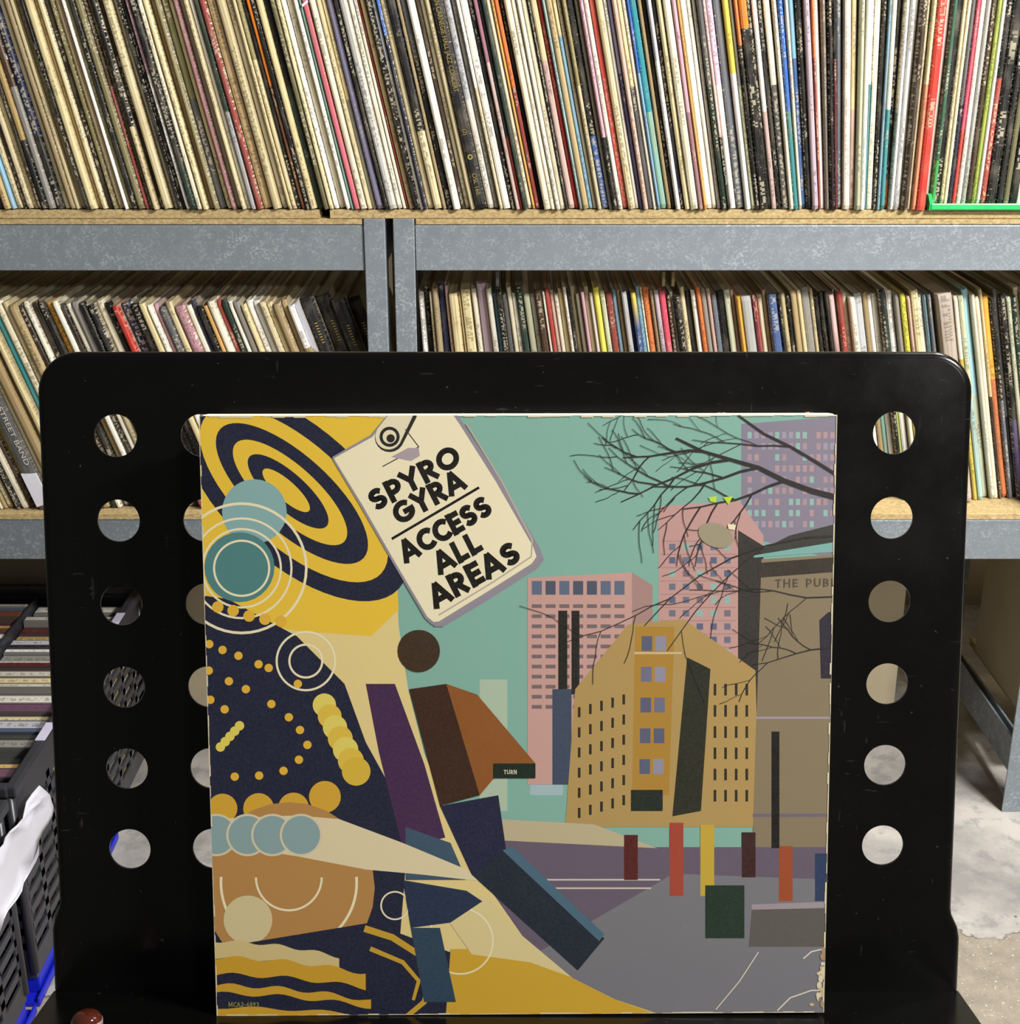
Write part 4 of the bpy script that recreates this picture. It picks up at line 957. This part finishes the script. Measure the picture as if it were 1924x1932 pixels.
# ------------------------------------------------------------------ crates of disc cases under the left shelf
def crate(name, x0, x1, y0, y1, z0, z1, label):
    c = empty(name, ((x0+x1)/2, (y0+y1)/2, z0), label, 'crate', 'dark plastic crates under the shelf')
    t = 0.003
    def slotted(a, b, axis, fixed, nm):
        """one wall: posts and slats with open slots between them"""
        bm = bmesh.new(); nz = 9; zz0, zz1 = z0+0.03, z1-0.05
        def bx(p, q, za, zb):
            if axis == 'y': add_box(bm, (fixed, p, za), (fixed+t, q, zb))
            else: add_box(bm, (p, fixed, za), (q, fixed+t, zb))
        bx(a, b, z0, zz0); bx(a, b, zz1, z1)
        h = (zz1-zz0)/nz
        for i in range(nz): bx(a, b, zz0+i*h+h*0.52, zz0+(i+1)*h)
        m = max(3, int((b-a)/0.055))
        for i in range(m+1):
            p = a+(b-a-0.012)*i/m; bx(p, p+0.012, zz0, zz1)
        return bm_obj(nm, bm, M['crate'], c)
    slotted(y0, y1, 'y', x1-t, 'side_wall'); slotted(y0, y1, 'y', x0, 'side_wall')
    slotted(x0+t, x1-t, 'x', y0, 'end_wall'); slotted(x0+t, x1-t, 'x', y1-t, 'end_wall')
    box('crate_base', (x0+t, y0+t, z0), (x1-t, y1-t, z0+0.004), M['crate'], c)
    bm = bmesh.new()
    add_box(bm, (x1-0.004, y0-0.008, z1-0.012), (x1+0.010, y1+0.008, z1+0.003), 0.003); add_box(bm, (x0-0.010, y0-0.008, z1-0.012), (x0+0.004, y1+0.008, z1+0.003), 0.003)
    add_box(bm, (x0, y0-0.010, z1-0.012), (x1, y0+0.004, z1+0.003), 0.003); add_box(bm, (x0, y1-0.004, z1-0.012), (x1, y1+0.010, z1+0.003), 0.003)
    bm_obj('rim', bm, M['crate'], c)
    for yy in (y0, y1):
        V, Fc = tube_pts([(x1-0.002, yy, z0+0.01), (x1-0.002, yy, z1-0.006)], 0.006, 10); mesh_obj('corner_post', V, Fc, M['crate'], c, smooth=True)
    return c
CX1, CX0 = -0.584, -0.911
ZC0, ZC1 = 0.032, 0.305
crA = crate('plastic_crate', CX0, CX1, 1.40, 1.985, ZC0, ZC1, 'dark grey slotted plastic crate filled with disc cases, under the left shelf')
crB = crate('plastic_crate', CX0, CX1, 0.93, 1.36, ZC0, ZC1, 'dark grey slotted plastic crate cut off at the lower left, nearest the camera')
for y0, y1, lb in ((1.385, 1.75, 'blue plastic tray under the disc crate at the lower left'), (0.91, 1.375, 'blue plastic tray under the nearer crate, cut off at the lower left')):
    tr = empty('plastic_tray', ((CX0+CX1)/2, (y0+y1)/2, 0), lb, 'tray', 'blue trays under the crates')
    box('tray_base', (CX0-0.0045, y0, 0.0), (CX1+0.0045, y1, 0.006), M['blue'], tr, 0.002)
    box('tray_lip', (CX1+0.001, y0, 0.002), (CX1+0.005, y1, 0.014), M['blue'], tr, 0.002)
    box('tray_lip', (CX0-0.005, y0, 0.002), (CX0-0.001, y1, 0.014), M['blue'], tr, 0.002)
    bm = bmesh.new(); add_box(bm, (CX0, y0+0.02, 0.006), (CX1, y1-0.02, 0.0315), 0.002); bm_obj('tray_step', bm, M['blue'], tr)
# paper labels on the rim
for k, (py0, py1) in enumerate(((1.50, 1.545), (1.80, 1.88))):
    box('rim_label', (CX1-0.003, py0, ZC1+0.0031), (CX1+0.0095, py1, ZC1+0.0039), M['label'], next(o for o in crA.children if o.name.startswith('rim')), 0.0002)
# disc cases standing in two rows, spines up
case_me = {}
def case_mesh():
    bm = bmesh.new(); add_box(bm, (0, 0, 0), (1, 1, 1)); es = [e for e in bm.edges]
    bmesh.ops.bevel(bm, geom=es, offset=0.012, segments=1, affect='EDGES')
    me = bpy.data.meshes.new('disc_case'); bm.to_mesh(me); bm.free(); me.materials.append(M['case']); return me
def mat_case():
    t = NT('disc_case_plastic'); oi = t.n('ShaderNodeObjectInfo'); co = t.n('ShaderNodeTexCoord').outputs['Object']
    off = t.n('ShaderNodeCombineXYZ'); t.l(t.math('MULTIPLY', oi.outputs['Random'], 53), off.inputs[0])
    nz = t.noise(t.mapping(co, (22, 1.5, 1), off.outputs[0]), 1, 3, 0.7); sp = t.n('ShaderNodeSeparateXYZ'); t.l(co, sp.inputs[0])
    edge = t.math('GREATER_THAN', t.math('ABSOLUTE', t.math('SUBTRACT', sp.outputs[1], 0.5)), 0.36)
    cen = t.math('LESS_THAN', t.math('ABSOLUTE', t.math('SUBTRACT', sp.outputs[1], 0.5)), 0.2)
    col = t.mix(t.math('MULTIPLY', edge, 0.8), oi.outputs['Color'], lin4('#3c3d3e'))
    col = t.mix(t.math('MULTIPLY', t.math('MULTIPLY', t.ramp(nz, 0.5, 0.56), cen), 0.5), col, lin4('#4d4a42'))
    return t.out(col, 0.22, 0, 0.5)
M['case'] = mat_case()
cme = case_mesh()
CASE = [('#d9d5cc', 'off-white'), ('#8f8d86', 'grey'), ('#c9a868', 'tan'), ('#5d1f25', 'maroon'), ('#6f7d60', 'sage green'), ('#26282c', 'black'), ('#4c5a78', 'slate blue'), ('#e9e7e2', 'white'), ('#7c4632', 'rust brown'), ('#6d4a63', 'plum'), ('#3c3f3a', 'charcoal'), ('#b7b7bd', 'silver'), ('#c9c4b6', 'pale grey'), ('#d8c79a', 'cream')]
rc = random.Random(12)
for row_i, (xa, xb, ya) in enumerate(((CX1-0.150, CX1-0.006, 1.412), (CX1-0.302, CX1-0.160, 1.74))):
    y = ya; k = 0
    while y < 1.952:
        th = rc.choice([0.0104, 0.014, 0.018, 0.022, 0.025]); h = rc.uniform(0.236, 0.256); col, cn = rc.choice(CASE)
        o = bpy.data.objects.new('disc_case', cme); C.objects.link(o); dx = rc.uniform(-0.003, 0.002)
        o.scale = (0.142, th, h); o.location = (xa+dx*0.3, y, ZC0+0.0045); o.color = lin4(col)
        k += 1; where = "crate's right row" if row_i == 0 else "crate's left row"
        tag(o, f"{cn} plastic disc case, {ordinal(k)} from the near end of the {where}", 'disc case', 'disc cases in the crate')
        y += th+0.0006
# divider between the two rows
tag(box('crate_divider', (CX1-0.1575, 1.41, ZC0+0.0045), (CX1-0.1525, 1.975, 0.294), M['crate'], None, 0.001), 'dark grey divider between the two rows of disc cases', 'divider')
# white plastic sheet hanging over the outside of the crates
sx = CX1+0.0125
pp = [(66, 1482), (86, 1500), (95, 1526), (74, 1585), (55, 1640), (25, 1695), (-10, 1760), (-60, 1760), (-60, 1660), (0, 1592), (35, 1545)]
fp = [at_x(px, py, sx+0.002+0.002*math.sin(i*1.7)) for i, (px, py) in enumerate(pp)]
bm = bmesh.new(); vs1 = [bm.verts.new(p) for p in fp]; f = bm.faces.new(vs1); bmesh.ops.triangulate(bm, faces=[f]); bmesh.ops.subdivide_edges(bm, edges=bm.edges[:], cuts=3, use_grid_fill=True)
for v in bm.verts: v.co.x += 0.003+0.003*math.sin(v.co.y*90+v.co.z*35)
r = bmesh.ops.extrude_face_region(bm, geom=bm.faces[:])
for g in r['geom']:
    if isinstance(g, bmesh.types.BMVert): g.co.x -= 0.0012
bmesh.ops.recalc_face_normals(bm, faces=bm.faces[:])
sheet = empty('plastic_sheet', (sx, 1.40, 0.2), 'crumpled white plastic sheet hanging down the outside of the crate', 'sheet')
bm_obj('sheet', bm, M['white'], sheet, smooth=True)
# cardboard boxes under the shelves
def carton(x0, x1, y0, y1, z0, z1, label):
    c = empty('cardboard_box', ((x0+x1)/2, (y0+y1)/2, z0), label, 'box')
    box('box_body', (x0, y0, z0), (x1, y1, z1), M['cardboard'], c, 0.002)
    ym = (y0+y1)/2
    box('lid_flap', (x0+0.001, y0+0.001, z1), (x1-0.001, ym-0.001, z1+0.003), M['cardboard'], c, 0.0008)
    box('lid_flap', (x0+0.001, ym+0.001, z1), (x1-0.001, y1-0.001, z1+0.003), M['cardboard'], c, 0.0008)
    return c
carton(0.16, 0.645, 2.06, 2.20, 0.0, 0.36, 'tan cardboard box on the floor behind the stand, seen through the right holes')
carton(-1.0, -0.40, 2.03, 2.20, 0.0, 0.39, 'tan cardboard box behind the disc crate under the left shelf')
box('shelf_board', (XR1+0.03, YF+0.05, 0.1), (XR1+0.54, YF+DEPTH-0.04, 0.114), M['chip'], unitN, 0.001)
carton(XR1+0.02, XR1+0.42, 1.93, 2.15, 0.1145, 0.40, 'tall tan box on the bottom shelf at the right picture edge')
